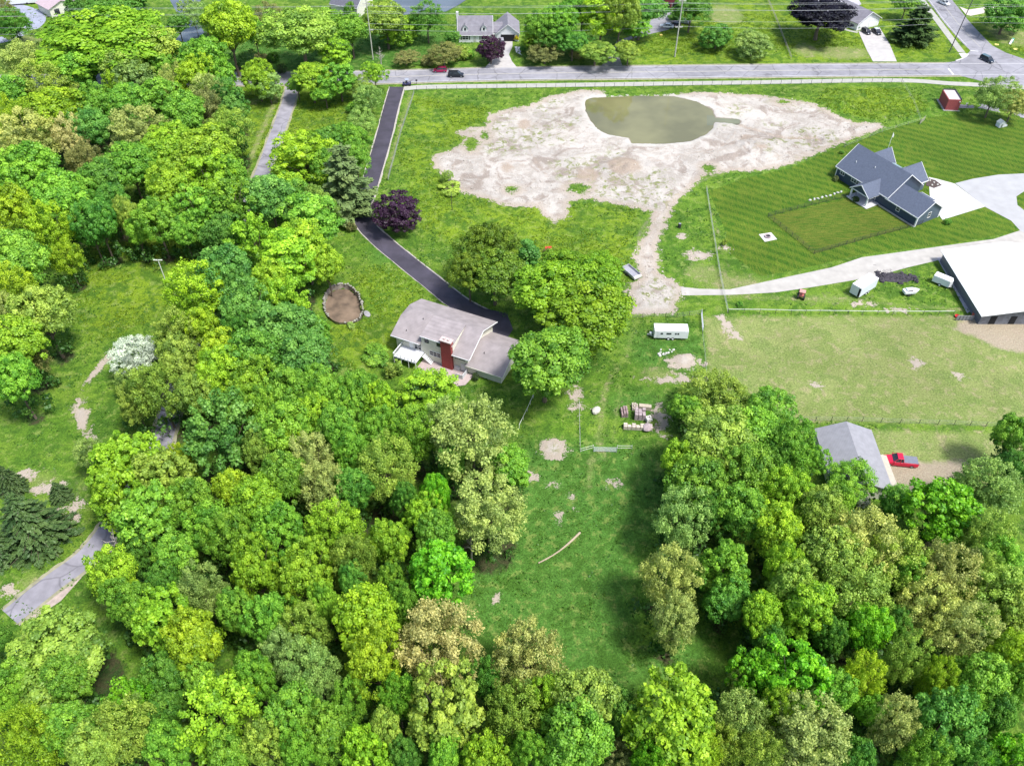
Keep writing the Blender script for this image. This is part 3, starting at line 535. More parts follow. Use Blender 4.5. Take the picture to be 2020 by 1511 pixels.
def conifer(kind):
    Cs, Ns, Ss, Ts, U = [], [], [], [], []; tips = []
    H_ = 17.; lay = 22 if kind == 'spruce' else 12
    for i in range(lay):
        f = i / (lay - 1); z = 1.2 + f * (H_ - 1.6); L = (5.4 * (1 - f) ** .85 + .25) if kind == 'spruce' else (4.6 * (1 - f * .75) * rng.uniform(.7, 1.1))
        nb_ = int(13 - 7 * f) if kind == 'spruce' else 6; ph = rng.uniform(0, 6.28)
        for b in range(nb_):
            a = ph + b * 2 * math.pi / nb_ + rng.uniform(-.25, .25); Lb = L * rng.uniform(.75, 1.15); tc_ = float(np.clip(rng.normal(.5, .16), 0, 1))
            k = int((45 if kind == 'spruce' else 95) * Lb / 2 + 14); t = rng.uniform(.12, 1, k); side = rng.normal(0, .16 if kind == 'spruce' else .28, k) * Lb * (1.15 - t)
            ca, sa_ = math.cos(a), math.sin(a)
            x = ca * t * Lb - sa_ * side; y = sa_ * t * Lb + ca * side
            zz = z - (.28 * Lb * t ** 1.4 if kind == 'spruce' else -.10 * Lb * t) + rng.normal(0, .10 if kind == 'spruce' else .22, k)
            Cs.append(np.stack([x, y, zz], 1)); Ns.append(unit(np.stack([ca * .3 + rng.normal(0, .4, k), sa_ * .3 + rng.normal(0, .4, k), np.ones(k)], 1)))
            Ss.append((.17 if kind == 'spruce' else .20) * rng.uniform(.6, 1.3, k)); Ts.append(np.clip(tc_ + (t - .6) * .5 + rng.normal(0, .12, k), 0, 1)); U.append(np.tile([ca, sa_, 0.], (k, 1))); tips.append((ca * Lb * .9, sa_ * Lb * .9, z))
    me = leaves_mesh('needles_' + kind, np.vstack(Cs), np.vstack(Ns), np.concatenate(Ss), np.concatenate(Ts), NEEDLE, asp=1.9, up=np.vstack(U))
    mb = MB(); mb.path([(0, 0, -.3), (0, 0, H_ * .6), (0, 0, H_)], [.32, .2, .04], 8)
    for x, y, z in tips[::3]: mb.tube((0, 0, z), (x, y, z - (.2 if kind == 'spruce' else -.3)), .06, .02, 5)
    o = mb.build('trunk_' + kind, BARK); tm = o.data; bpy.data.objects.remove(o); PROTO[kind] = [(me, tm, 5.2 if kind == 'spruce' else 4.4, 17.5, .38 if kind == 'spruce' else .5)]
conifer('spruce'); conifer('pine')

FC = dict(V=(.175, .335, .016), H=(.145, .25, .018), M=(.13, .20, .065), L=(.27, .48, .028), Y=(.30, .47, .022), G=(.19, .41, .036), D=(.12, .31, .036), B=(.14, .34, .052), O=(.27, .41, .055), T=(.38, .46, .115), Q=(.48, .50, .18), S=(.27, .42, .095), P=(.050, .018, .042), K=(.060, .11, .030), E=(.165, .45, .018), W=(.70, .74, .62), R=(.23, .26, .075), X=(.66, .54, .02), N=(.014, .012, .026))
CW = dict(V='fresh green', H='deep olive', M='muted green', L='lime green', Y='yellow green', G='mid green', D='dark green', B='blue green', O='olive green', T='pale straw green', Q='beige', S='grey green', P='dark purple', K='blackish green', E='emerald green', W='white flowering', R='brownish green', X='golden yellow', N='blackish purple')
KW = dict(maple='round tree', bigleaf='coarse tree', airy='feathery tree', tall='tall tree', spray='spiky tree', dense='domed tree', shrub='shrub', cedar='narrow cedar', spruce='spruce', pine='open pine')
# (x, y, width) of each crown in the 2020-wide aerial, colour, kind ; h = height in metres
T = {}
T['WT'] = ('atop the upper left woods', 'trees of the upper left woods', """
205 75 215 L maple 20|292 88 105 O maple 18|345 112 66 D maple 13|398 112 100 G bigleaf 17|448 50 115 Y maple 21|40 112 85 T airy 14|155 130 100 G maple 15|95 160 110 O airy 15
20 178 70 G maple 14|248 130 84 O maple 16|265 162 80 S dense 14|338 162 62 T airy 14|384 148 95 Y maple 16|432 150 60 G bigleaf 14|320 130 60 G maple 14|412 175 60 T airy 14|160 15 60 D maple 14|232 12 115 D maple 15|22 42 64 D airy 12|5 20 50 R airy 10""")
T['WM'] = ('midway down the upper left woods', 'trees of the upper left woods', """
108 212 112 Y maple 17|18 228 78 Y airy 16|50 262 115 T airy 17|138 268 66 Q airy 15|192 205 90 G maple 16|250 200 105 G maple 16|318 198 84 G tall 16|362 222 84 G maple 16|405 208 66 R airy 15|455 190 64 D tall 16|447 250 78 O airy 15
182 250 80 B maple 15|272 255 108 T airy 17|335 288 110 L maple 16|405 292 108 L maple 17|165 318 72 R airy 15|298 320 70 G spray 15|458 225 44 B tall 13|230 165 50 Y airy 13|458 262 48 D bigleaf 13""")
T['WB'] = ('at the foot of the upper left woods', 'trees of the upper left woods', """
62 330 150 G maple 19|120 385 105 G maple 17|205 345 80 D maple 15|255 322 84 G maple 16|335 368 105 L maple 16|415 345 125 L bigleaf 17|455 400 105 G bigleaf 17|190 430 92 D maple 16|178 455 60 D maple 12|255 425 62 O maple 14|305 428 90 G maple 15|268 456 54 G maple 11|392 415 105 G bigleaf 16|362 455 64 G maple 12
28 405 96 Y maple 17|96 442 84 Y airy 16|455 345 76 G maple 15|440 455 74 D maple 14|150 380 70 G maple 15|215 395 70 D maple 14""")
T['WL'] = ('left of the sloping meadow', 'trees along the left edge', """
38 505 110 G maple 17|128 505 66 Y airy 12|22 568 84 Y airy 17|74 608 106 O maple 17|30 672 96 L maple 16|20 740 90 G maple 15|5 620 70 T airy 15|60 700 60 R airy 11""")
T['BT'] = ('between grey lane and black driveway', 'trees between the lane and the driveway', """
602 308 130 Y dense 13 "rounded yellow green tree standing alone between the grey lane and the pine"|652 272 60 D maple 10|694 268 66 G maple 10|712 240 60 S airy 9|728 190 60 S airy 10|700 305 64 G maple 11|680 362 112 M pine 17 "open-branched olive pine beside the black driveway"|560 372 74 L maple 12|642 322 64 G maple 12
612 432 110 G tall 17|640 505 70 L maple 13|700 208 40 G shrub 3|530 385 92 B maple 16|630 400 60 O maple 13|598 478 84 L tall 16|585 380 60 G maple 12""")
T['BM'] = ('in the tree belt left of the ringed pond', 'trees of the central belt', """
500 470 100 L spray 17|566 510 100 L tall 17|560 590 90 L spray 15|452 528 115 B maple 17|388 570 130 Y airy 17|482 612 115 B maple 17|402 640 66 Y maple 14|560 640 115 B maple 16|598 702 96 B maple 15|508 690 105 D maple 16|350 655 90 O airy 15
345 712 90 O maple 15|425 735 112 L maple 16|432 690 84 Y maple 15|458 570 70 B maple 15|268 695 84 W airy 9 "white flowering tree at the edge of the left meadow"|255 745 50 S airy 7|625 660 60 G maple 12|530 545 80 L maple 15|470 655 70 D maple 15""")
T['BB'] = ('between the hidden lane and the house', 'trees below the central belt', """
312 768 110 O airy 14|500 765 110 L maple 16|575 765 95 G maple 16|640 775 95 G maple 16|702 772 90 G maple 15|752 785 74 L maple 13|560 835 120 G maple 16|430 850 165 B spray 18 "large feathery blue green tree beside the gap in the lane"|850 772 108 L dense 7 "rounded lime green tree in front of the house patio"|660 840 84 G maple 15|380 775 80 O maple 14|470 805 80 G maple 15|262 790 60 O airy 12
680 800 70 G maple 14|520 800 80 G maple 15|615 815 74 L maple 15""")
T['CW'] = ('in the woods below the house', 'trees of the lower middle woods', """
250 905 120 L bigleaf 15|225 965 130 L bigleaf 16|320 935 105 O bigleaf 15|178 888 50 S airy 9|354 908 48 Y airy 12|290 1010 120 G bigleaf 16|385 985 100 G maple 15|460 962 68 Y maple 14|420 1040 100 G maple 15|510 890 74 O maple 14|575 865 52 Y maple 14|612 905 84 T airy 16|645 965 96 T airy 15|760 925 115 O airy 17
690 885 84 G maple 15|745 850 84 G maple 15|812 850 84 G airy 15|930 850 165 T airy 17|872 830 70 S airy 15|1005 920 84 G maple 12|962 1000 135 T airy 17|858 975 74 E maple 15|835 1015 84 L maple 14|510 990 90 L maple 15|560 940 84 G maple 15|700 960 70 D maple 14|800 985 60 D maple 13|890 900 70 D maple 13""")
T['CM'] = ('left of the long grass clearing', 'trees of the lower middle woods', """
865 1125 130 E bigleaf 17|762 1065 76 L maple 14|455 1050 100 G maple 16|555 1035 115 G maple 16|660 1040 100 L airy 16|500 1120 110 L maple 16|600 1130 115 L maple 17|700 1100 84 O airy 15|398 1170 90 S airy 16|315 1215 112 L bigleaf 16|385 1260 100 Y maple 16|228 1130 100 L maple 15|255 1185 90 G maple 14|270 1080 84 D maple 12|340 1090 84 G maple 13|320 1140 60 D maple 11
460 1200 84 G maple 15|530 1215 90 G maple 15|600 1240 90 O airy 15|690 1150 60 D maple 14|860 1050 80 G maple 13|722 1215 110 Y maple 17|735 1300 115 Y maple 17|855 1260 155 Q airy 17|800 1190 70 G maple 14|640 1190 70 G maple 14|770 1140 60 G maple 12""")
T['CB'] = ('in the lower left corner woods', 'trees of the lower left woods', """
120 1290 190 O maple 13|30 1350 100 G maple 13|430 1408 150 L spray 18|265 1390 95 E spray 14|240 1435 110 O airy 15|330 1330 80 D maple 13|55 1462 130 Y airy 16|140 1430 100 G maple 14|330 1470 105 G maple 15|500 1330 100 G maple 15|560 1290 90 S airy 15|330 1400 60 D maple 12|180 1480 90 O maple 15|0 1262 50 D maple 9|130 1340 90 G maple 14|400 1345 70 G maple 13|10 1400 70 G maple 13""")
T['CN'] = ('below the beige tree at the bottom', 'trees of the lower middle woods', """
620 1325 105 S airy 16|570 1400 110 G maple 15|650 1440 95 G maple 15|720 1485 90 L bigleaf 15|520 1460 90 O maple 15|780 1370 80 G airy 14|880 1400 155 O bigleaf 17|755 1435 70 O maple 14|450 1490 90 G maple 14|800 1480 60 D maple 12|590 1480 90 G maple 15|950 1490 84 L bigleaf 14|880 1480 70 G maple 14|690 1380 70 G airy 14""")
T['CR'] = ('at the foot of the clearing', 'trees of the lower middle woods', """
1040 1290 140 T airy 16|1155 1375 120 O maple 16|1135 1450 135 G maple 17|1010 1400 100 O airy 15|960 1330 70 D airy 13|1335 1420 185 L bigleaf 18|1285 1495 70 E bigleaf 14|1225 1400 74 B bigleaf 13|1225 1485 60 R airy 9|1045 1480 80 G maple 14|1380 1490 84 Y airy 14|1085 1370 80 L maple 14""")
T['RT'] = ('around the lower barnyard garage', 'trees of the right hand woods', """
1400 870 155 O maple 16|1420 780 125 O airy 9|1510 800 100 G maple 10|1480 850 100 G maple 12|1390 950 120 G maple 15|1475 925 125 G maple 16|1560 875 90 G maple 14|1340 1015 110 S airy 15|1470 1000 100 G maple 15|1550 965 105 L maple 15|1600 905 60 G maple 9|1680 938 92 G airy 8|1610 1010 110 O maple 15|1540 1040 90 L maple 15
1360 810 70 G maple 8|1862 1005 125 E bigleaf 13|1955 955 115 S airy 13|1772 990 66 G maple 8|1400 1010 80 D maple 13|1655 985 80 G maple 12|2005 850 74 G maple 12|2000 920 60 D maple 11|1545 900 60 D maple 12|1345 900 70 L maple 13|1912 965 50 O maple 8""")
T['RM'] = ('in the middle right woods', 'trees of the right hand woods', """
1318 1130 118 T airy 16|1330 1225 90 T airy 14|1432 1110 98 G bigleaf 14|1700 1060 150 T airy 17|1770 1105 120 O airy 16|1860 1130 130 T airy 16|1640 1100 110 O maple 16|1950 1060 90 O airy 15|1540 1110 84 L maple 15|1500 1210 66 L maple 14|1592 1200 96 L tall 17|1690 1165 150 O airy 16|1710 1235 88 E maple 14|1830 1195 110 T airy 15
1895 1240 120 T airy 15|1960 1170 120 O airy 15|1990 1290 84 Y maple 15|1440 1180 84 D maple 11|1980 1105 80 G maple 14|1560 1150 84 O maple 15|1640 1250 70 D maple 12|1760 1230 70 D maple 12|1520 1260 70 D maple 11|1800 1130 70 G maple 14|1920 1120 80 O maple 15|2010 1200 80 O maple 14""")
T['RB'] = ('in the lower right corner woods', 'trees of the right hand woods', """
1575 1330 140 E bigleaf 16|1700 1335 84 Y airy 15|1850 1340 70 Y airy 14|1785 1300 84 O airy 14|1935 1340 100 G maple 14|1600 1440 150 T airy 16|1765 1420 90 T airy 15|1858 1425 118 B dense 15|1985 1490 96 E bigleaf 13|1920 1490 70 D maple 12|1695 1490 84 D maple 12|1965 1410 84 D maple 13|1465 1410 100 S airy 14|1485 1330 84 E bigleaf 13
1500 1485 90 O airy 14|1640 1360 80 G maple 14|1720 1400 60 G maple 12|1830 1490 90 G airy 13|1430 1470 70 O airy 13|1540 1390 90 L maple 14|1900 1400 70 G maple 13|2010 1350 80 G maple 14|1450 1350 50 S airy 10""")
T['RD'] = ('along the main road on the left', 'trees along the road', """
505 148 76 Y maple 11|528 168 52 S dense 9|612 150 66 L maple 11|668 150 80 G bigleaf 11|660 100 60 L tall 11|738 142 46 L maple 9|722 180 44 O airy 7|640 180 50 G maple 7|702 165 50 O airy 7|585 165 40 G maple 7|540 110 28 D shrub 3|555 135 26 K shrub 2.5|515 112 26 Q shrub 2.5""")
T['FT'] = ('among the far left houses', 'trees beyond the main road', """
592 62 150 O maple 18|640 40 70 G maple 14|690 55 70 G maple 13|760 32 86 O maple 14|775 52 84 L dense 9|842 30 60 D airy 13|812 48 50 G shrub 5|530 30 56 R airy 12|375 12 50 S airy 10|400 30 60 S airy 11|350 45 40 D maple 9|690 20 28 D shrub 7|500 60 40 G maple 12|1365 12 90 D maple 12""")
T['FH'] = ('around the white cape house', 'trees beyond the main road', """
968 95 50 P dense 8 "round dark purple tree beside the white cape house driveway"|875 104 70 R airy 6|908 104 46 O shrub 4|890 72 34 D maple 6|800 112 50 R airy 4|925 105 30 G shrub 3|1017 73 14 X shrub 2.6 "small golden yellow shrub beside the cape garage door"|1045 78 28 L tall 8|1060 48 70 G maple 13|1108 35 84 G maple 15|1075 100 66 R airy 6|1130 80 70 D maple 9|1188 18 84 Y tall 20|1226 14 84 O maple 20|1252 50 56 G maple 10|1265 15 90 D maple 14|1175 98 78 O maple 7|1240 98 50 O maple 7|1150 12 70 G maple 15|1090 68 60 D maple 10|1055 92 40 G shrub 4|1030 95 14 D shrub 2|845 118 36 R shrub 2.5|1140 105 36 R shrub 3""")
T['FR'] = ('on the top right lawns', 'lawn trees across the road', """
1415 70 62 D dense 7 "round dark green tree left of the grey green pair on the roadside lawn"|1487 84 66 S dense 7 "grey green round tree near the lawn fence"|1622 25 118 N maple 12 "very large blackish purple tree beside the top right house"|1810 50 92 K pine 11 "dark conifer between the white garage and the side road"|1990 22 90 D dense 12 "dark green tree right of the side road"|1965 182 84 S airy 11 "pale sage tree above the small white playhouse"|2005 200 60 T airy 9|1690 50 18 D shrub 2|1330 30 30 D shrub 3|1790 5 60 G maple 8""")
T['HS'] = ('around the grey roofed house', 'trees near the grey roofed house', """
780 415 88 P dense 9 "round dark purple plum tree beside the black driveway"|960 480 118 H maple 14|975 535 100 H maple 12|925 530 90 H maple 12|1044 496 52 B cedar 8 "dark blue green cedar left of the big lime tree"|1085 555 145 V maple 14|1160 615 155 V maple 14|1110 520 90 V maple 12|1180 540 100 V maple 12|1078 700 160 G maple 16 "large bright green tree overhanging the right end of the grey roofed house"|770 728 24 O cedar 4|786 722 22 O cedar 4|742 700 66 G shrub 2 "low round green bush left of the white deck"|693 447 20 R shrub 2.5|888 370 50 O shrub 1.5|882 345 24 O airy 3|938 742 16 K shrub 1.6|1430 477 14 O shrub 1.6|1660 300 10 D shrub 1|1690 392 16 K shrub 1.6|1650 350 14 R shrub 1.5|1870 437 16 D shrub 1.4|1695 980 46 W shrub 3 "pale bluish white flowering shrub behind the lower garage"|1460 598 14 D shrub 1|692 640 20 S shrub .9 "grey green bush on the rim of the small brown pond"|715 600 14 S shrub 1|1080 493 16 R shrub 1""")
T['SP'] = ('by the lane at the lower left', 'spruces by the lane', """
55 1032 155 K spruce 13 "largest spruce at the lower left beside the lane"|116 970 46 K spruce 4.5 "small dark spruce between the sandy path and the lime trees"|18 948 60 K spruce 7 "middle sized spruce on the left edge above the big spruce"|-10 1075 80 K spruce 9 "dark spruce cut by the left edge of the photo" """)
ORD = ['first', 'second', 'third', 'fourth', 'fifth', 'sixth', 'seventh', 'eighth', 'ninth', 'tenth', 'eleventh', 'twelfth', 'thirteenth', 'fourteenth']
def size_word(w): return 'huge' if w > 135 else 'large' if w > 104 else 'medium' if w > 74 else 'small'
TREES = []
for key, (where, grp, txt) in T.items():
    for it in txt.replace('\n', '|').split('|'):
        it = it.strip()
        if not it: continue
        lab = None
        if '"' in it: it, lab = it.split('"')[:2]
        x, y, w, c, kd, h = it.split()
        TREES.append(dict(x=float(x), y=float(y), w=float(w), c=c, k=kd, h=float(h), lab=lab, key=key, where=where, grp=grp))
from collections import defaultdict
bk = defaultdict(list)
for t in TREES:
    if not t['lab']: bk[(t['key'], CW[t['c']], t['k'], size_word(t['w']))].append(t)
for (key, cw, kd, sz), L_ in bk.items():
    L_.sort(key=lambda t: t['x'])
    for i, t in enumerate(L_):
        base = '%s %s %s %s' % (sz, cw, KW[kd], t['where'])
        t['lab'] = base if len(L_) == 1 else base + ', %s from left' % ORD[i]
for t in TREES:
    if len(t['lab'].split()) > 16: t['lab'] = t['lab'].replace(' the ', ' ')
def plant(t, idx):
    var = PROTO[t['k']]; me, tm, R_, H_, zf = var[idx % len(var)]
    zc = t['h'] * zf
    x, y = G(t['x'], t['y'], zc); r = t['w'] * mpp(t['x'], t['y'], zc) / 2
    cat = 'shrub' if t['k'] == 'shrub' else 'tree'
    nm = {'maple': 'broadleaf_tree', 'bigleaf': 'broadleaf_tree', 'airy': 'feathery_tree', 'tall': 'tall_tree', 'spray': 'broadleaf_tree', 'dense': 'rounded_tree', 'shrub': 'shrub', 'cedar': 'cedar_tree', 'spruce': 'spruce_tree', 'pine': 'pine_tree'}[t['k']]
    rt = thing(nm, t['lab'], cat, (x, y, gz(x, y)), rng.uniform(0, 6.28), t['grp'])
    s = r / R_; big = t['k'] not in ('shrub', 'cedar', 'spruce'); s *= 1.10 if big else 1.0; rt.scale = (s * rng.uniform(.9, 1.1), s * rng.uniform(.9, 1.1), t['h'] * (1.08 if big else 1) / H_)
    col = np.array(FC[t['c']]) * rng.uniform(.88, 1.14) * np.array([rng.uniform(.92, 1.1), 1, rng.uniform(.9, 1.1)])
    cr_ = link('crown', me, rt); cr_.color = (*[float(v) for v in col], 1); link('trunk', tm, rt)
    return x, y, r
WOODS = ('WT', 'WM', 'WB', 'WL', 'BM', 'BB', 'CW', 'CM', 'CB', 'CN', 'CR', 'RM', 'RB', 'RT')
spots = []
for i, t in enumerate(TREES):
    x, y, r = plant(t, int(rng.integers(0, 99)))
    if t['key'] in WOODS and t['k'] != 'shrub':
        spots.append((x, y, r)); FOREST = np.maximum(FOREST, r * (.92 if t['key'] not in ('CR', 'RT', 'WL', 'RM', 'WB', 'CM') else .55) - np.sqrt((PX - x) ** 2 + (PY - y) ** 2))
FOREST = np.minimum(FOREST, 2 - sdf_line(gp([(334, 820), (330, 850)]), 6) * 3)
# leafy undergrowth between the woodland trunks
Cs, Ns, Ss, Ts = [], [], [], []
for x, y, r in spots:
    for q in range(9):
        a = rng.uniform(0, 6.28); d = r * rng.uniform(.1, 1.0); cx, cy = x + d * math.cos(a), y + d * math.sin(a); hh = rng.uniform(.6, 5.5); k = 46; rr = rng.uniform(.8, 1.7)
        dd = unit(rng.normal(size=(k, 3)) + [0, 0, .5]); Cs.append(np.array([cx, cy, hh]) + dd * rr * rng.uniform(.4, 1, (k, 1))); Ns.append(unit(dd + rng.normal(size=(k, 3)) * .5)); Ss.append(.3 * rng.uniform(.6, 1.3, k)); Ts.append(np.clip(rng.normal(.4, .2) + rng.normal(0, .15, k), 0, 1))
me = leaves_mesh('undergrowth', np.vstack(Cs), np.vstack(Ns), np.concatenate(Ss), np.concatenate(Ts), LEAF)
o = link('undergrowth', me); o.color = (.07, .17, .025, 1); tag(o, 'dark green leafy undergrowth between the woodland trees', 'undergrowth', kind='stuff')
finish_ground()
# rough meadow growth: tufts and weeds standing in the unmown grass
def tufts(name, label, mask, n, col, hz=.16, sz=.17):
    jj, ii = np.nonzero(mask); w = rng.integers(0, len(jj), n); x = gx[ii[w]] + rng.uniform(-.25, .25, n); y = gy[jj[w]] + rng.uniform(-.25, .25, n); z = GZ[jj[w], ii[w]]
    k = 3; C_ = np.repeat(np.stack([x, y, z + hz * .5], 1), k, 0) + rng.normal(0, .10, (n * k, 3)) * [1, 1, .35]
    o = link(name, leaves_mesh(name, C_, rng.normal(size=(n * k, 3)) * [1, 1, .6] + [0, 0, .7], sz * rng.uniform(.5, 1.3, n * k), np.clip(np.repeat(rng.normal(.5, .2, n), k) + rng.normal(0, .12, n * k), 0, 1), LEAF)); o.color = (*col, 1); return tag(o, label, name.replace('_', ' '), kind='stuff')
ps = vnoise(.35, 31, 4); ph_ = vnoise(.08, 32, 4)
inview = np.abs(PX) < (PY * c45 + CAM_H * c45) * .66
rough_ = (sand < -1) & (dirt < -1) & (lawn < 0) & (pond_sd < -2) & (ring_sd < -1.5) & (FOREST < 1) & (GZ > -.05) & inview & (PY < 300)
for path, w in (([(700, 405), (725, 450), (772, 495), (832, 545), (905, 605), (1000, 650)], 5.4), ([(785, 170), (735, 360), (705, 420)], 5.0), ([(-300, 165), (540, 152), (1000, 146), (1900, 138), (2300, 134)], 24), ([(575, 150), (572, 195), (548, 265), (512, 355), (470, 450)], 4.8), ([(1345, 575), (1560, 560), (1700, 528), (1870, 495), (2100, 470)], 13), ([(1850, -60), (1900, 80), (1950, 130)], 24), ([(770, 690), (880, 650), (1000, 700)], 16), ([(1250, 590), (1300, 590)], 12), ([(990, 80), (992, 135)], 8), ([(1712, 55), (1745, 122)], 10), ([(1330, 35), (1260, 70), (1215, 92), (1203, 132)], 8), ([(1893, 20), (1980, 20)], 5), ([(1770, -90), (1818, 0), (1897, 104)], 3), ([(1661, 50), (1692, 65)], 2)): rough_ &= sdf_line(gp(path), w) < 0
tufts('meadow_grass', 'deep green tufts of rough meadow grass', rough_ & (dry < 0) & (ps + ph_ > .05) & (yel < 2), 26000, (.10, .22, .026))
tufts('yellow_grass', 'bright yellow green weeds in the field round the sandy pond', rough_ & (yel > -1) & (dry < 0) & (ps - ph_ * .8 > .0), 17000, (.19, .30, .016))
tufts('dark_weeds', 'scattered darker weeds in the rough grass', rough_ & (dry < -1) & (ps < -.3), 7000, (.06, .16, .018), sz=.18)

# ------------------------------------------------------------------ buildings
SH_BLUE = mat('slate_shingles', (.095, .115, .165), .85, .14, 2.5, lines=('Z', .14, .18)); SH_GREY = mat('weathered_shingles', (.305, .268, .27), .9, .16, .6, lines=('Z', .12, .15))
SH_LILAC = mat('pinkish_shingles', (.42, .33, .36), .9, .08, 1); SH_DK = mat('dark_shingles', (.11, .11, .14), .9, .15, 2); SH_MID = mat('mid_grey_shingles', (.22, .21, .24), .9, .14, .8, lines=('Z', .14, .2))
SID_BLUE = mat('navy_siding', (.045, .07, .115), .6, .1, 2, lines=('Z', .18, .3)); SID_BLUE_LIT = mat('navy_siding_lit', (.10, .135, .18), .6, .1, 2, lines=('Z', .18, .3)); SID_CREAM = mat('cream_siding', (.72, .70, .60), .7, .07, 1.5, lines=('Z', .2, .12)); SID_WHITE = mat('white_siding', (.78, .78, .80), .7, .05, 2, lines=('Z', .2, .1))  # second blue is the navy siding with sunlight put into its colour
BRICK = mat('red_brick', (.33, .055, .05), .85, .25, 6, lines=('Z', .08, .3)); METALW = mat('white_metal_roof', (.70, .71, .73), .5, .06, .3, lines=('Y', .9, .13)); METALG = mat('grey_metal_wall', (.16, .17, .20), .5, .08, 1, lines=('Y', .3, .25)); BARNRED = mat('barn_red', (.13, .02, .03), .8, .2, 2)
TEAL = mat('teal_metal_roof', (.20, .28, .31), .5, .08)
def frame_root(name, label, cat, ax, bx, group=None):
    """root whose local x runs along the wall foot a->b; local y into the building"""
    a = G(*ax) if len(ax) == 2 else ax[:2]; b = G(*bx) if len(bx) == 2 else bx[:2]
    return thing(name, label, cat, (a[0], a[1], 0), math.atan2(b[1] - a[1], b[0] - a[0]), group)
def gable_x(mbw, mbr, x0, x1, y0, y1, ze, zr, ov=.4, th=.16, z0=-.1, ridge=None, clipL=0):
    """walls with gables at x0,x1, ridge along x at y=ridge"""
    ym = (y0 + y1) / 2 if ridge is None else ridge
    sec = lambda x: [(x, y0, z0), (x, y1, z0), (x, y1, ze), (x, ym, zr), (x, y0, ze)]
    mbw.loft([sec(x0), sec(x1)])
    s0 = (zr - ze) / (ym - y0); s1 = (zr - ze) / (y1 - ym); t = th
    for (ya, sl, sg) in ((y0, s0, -1), (y1, s1, 1)):
        ye = ya + sg * ov; z_e = ze - sl * ov
        p = [(x0 - ov, ye, z_e + t), (x1 + ov, ye, z_e + t), (x1 + ov, ym, zr + t), (x0 - ov + (clipL if clipL else 0), ym, zr + t)]
        if clipL:
            ymid = ya + (ym - ya) * .68; zm = ze + (zr - ze) * .68
            p = p[:3] + [(x0 - ov + clipL, ym, zr + t), (x0 - ov, ymid, zm + t)]
        if sg > 0: p = p[::-1]
        mbr.slab(p, t * .9)
    if clipL:
        yl = y0 + (ym - y0) * .68; yh = y1 - (y1 - ym) * .68; zm = ze + (zr - ze) * .68
        mbr.slab([(x0 - ov, yh, zm + t + .002), (x0 - ov, yl, zm + t + .002), (x0 - ov + clipL, ym, zr + t + .004)], t * .9)
def fascia_x(mb, x0, x1, y0, y1, ze, zr, ov=.4, w=.2, ridge=None, sides='LRFB'):
    """white rake and eave boards"""
    ym = (y0 + y1) / 2 if ridge is None else ridge; s0 = (zr - ze) / (ym - y0); s1 = (zr - ze) / (y1 - ym)
    a = (y0 - ov - .02, ze - s0 * ov); b = (y1 + ov + .02, ze - s1 * ov)
    for q, xx in (('L', x0 - ov - .05), ('R', x1 + ov + .05)):
        if q in sides:
            for (yy, zz) in (a, b): mb.add([(xx - .04, yy, zz - .02), (xx + .04, yy, zz - .02), (xx + .04, ym, zr - .02), (xx - .04, ym, zr - .02), (xx - .04, yy, zz + w), (xx + .04, yy, zz + w), (xx + .04, ym, zr + w), (xx - .04, ym, zr + w)], [(3, 2, 1, 0), (4, 5, 6, 7), (0, 1, 5, 4), (1, 2, 6, 5), (2, 3, 7, 6), (3, 0, 4, 7)])
    if 'F' in sides: mb.box(x0 - ov, x1 + ov, y0 - ov - .09, y0 - ov - .01, ze - s0 * ov - .04, ze - s0 * ov + w - .02)
    if 'B' in sides: mb.box(x0 - ov, x1 + ov, y1 + ov + .01, y1 + ov + .09, ze - s1 * ov - .04, ze - s1 * ov + w - .02)
def gable_y(mbw, mbr, x0, x1, y0, y1, ze, zr, ov=.35, th=.16, z0=-.1):
    """ridge along y, gable faces at y0,y1"""
    xm = (x0 + x1) / 2; sec = lambda y: [(x0, y, z0), (x0, y, ze), (xm, y, zr), (x1, y, ze), (x1, y, z0)]
    mbw.loft([sec(y0), sec(y1)]); s = (zr - ze) / (xm - x0); t = th
    mbr.slab([(x0 - ov, y1 + ov, ze - s * ov + t), (x0 - ov, y0 - ov, ze - s * ov + t), (xm, y0 - ov, zr + t), (xm, y1 + ov, zr + t)], t * .9)
    mbr.slab([(xm, y1 + ov, zr + t), (xm, y0 - ov, zr + t), (x1 + ov, y0 - ov, ze - s * ov + t), (x1 + ov, y1 + ov, ze - s * ov + t)], t * .9)
def rake_y(mb, x0, x1, yf, ze, zr, ov=.35, w=.2, d=-1):
    xm = (x0 + x1) / 2; s = (zr - ze) / (xm - x0); y = yf + d * (ov + .05)
    for xx in (x0 - ov, x1 + ov):
        mb.add([(xx, y - .04, ze - s * ov - .02), (xm, y - .04, zr - .02), (xm, y + .04, zr - .02), (xx, y + .04, ze - s * ov - .02), (xx, y - .04, ze - s * ov + w), (xm, y - .04, zr + w), (xm, y + .04, zr + w), (xx, y + .04, ze - s * ov + w)], [(3, 2, 1, 0), (4, 5, 6, 7), (0, 1, 5, 4), (1, 2, 6, 5), (2, 3, 7, 6), (3, 0, 4, 7)])
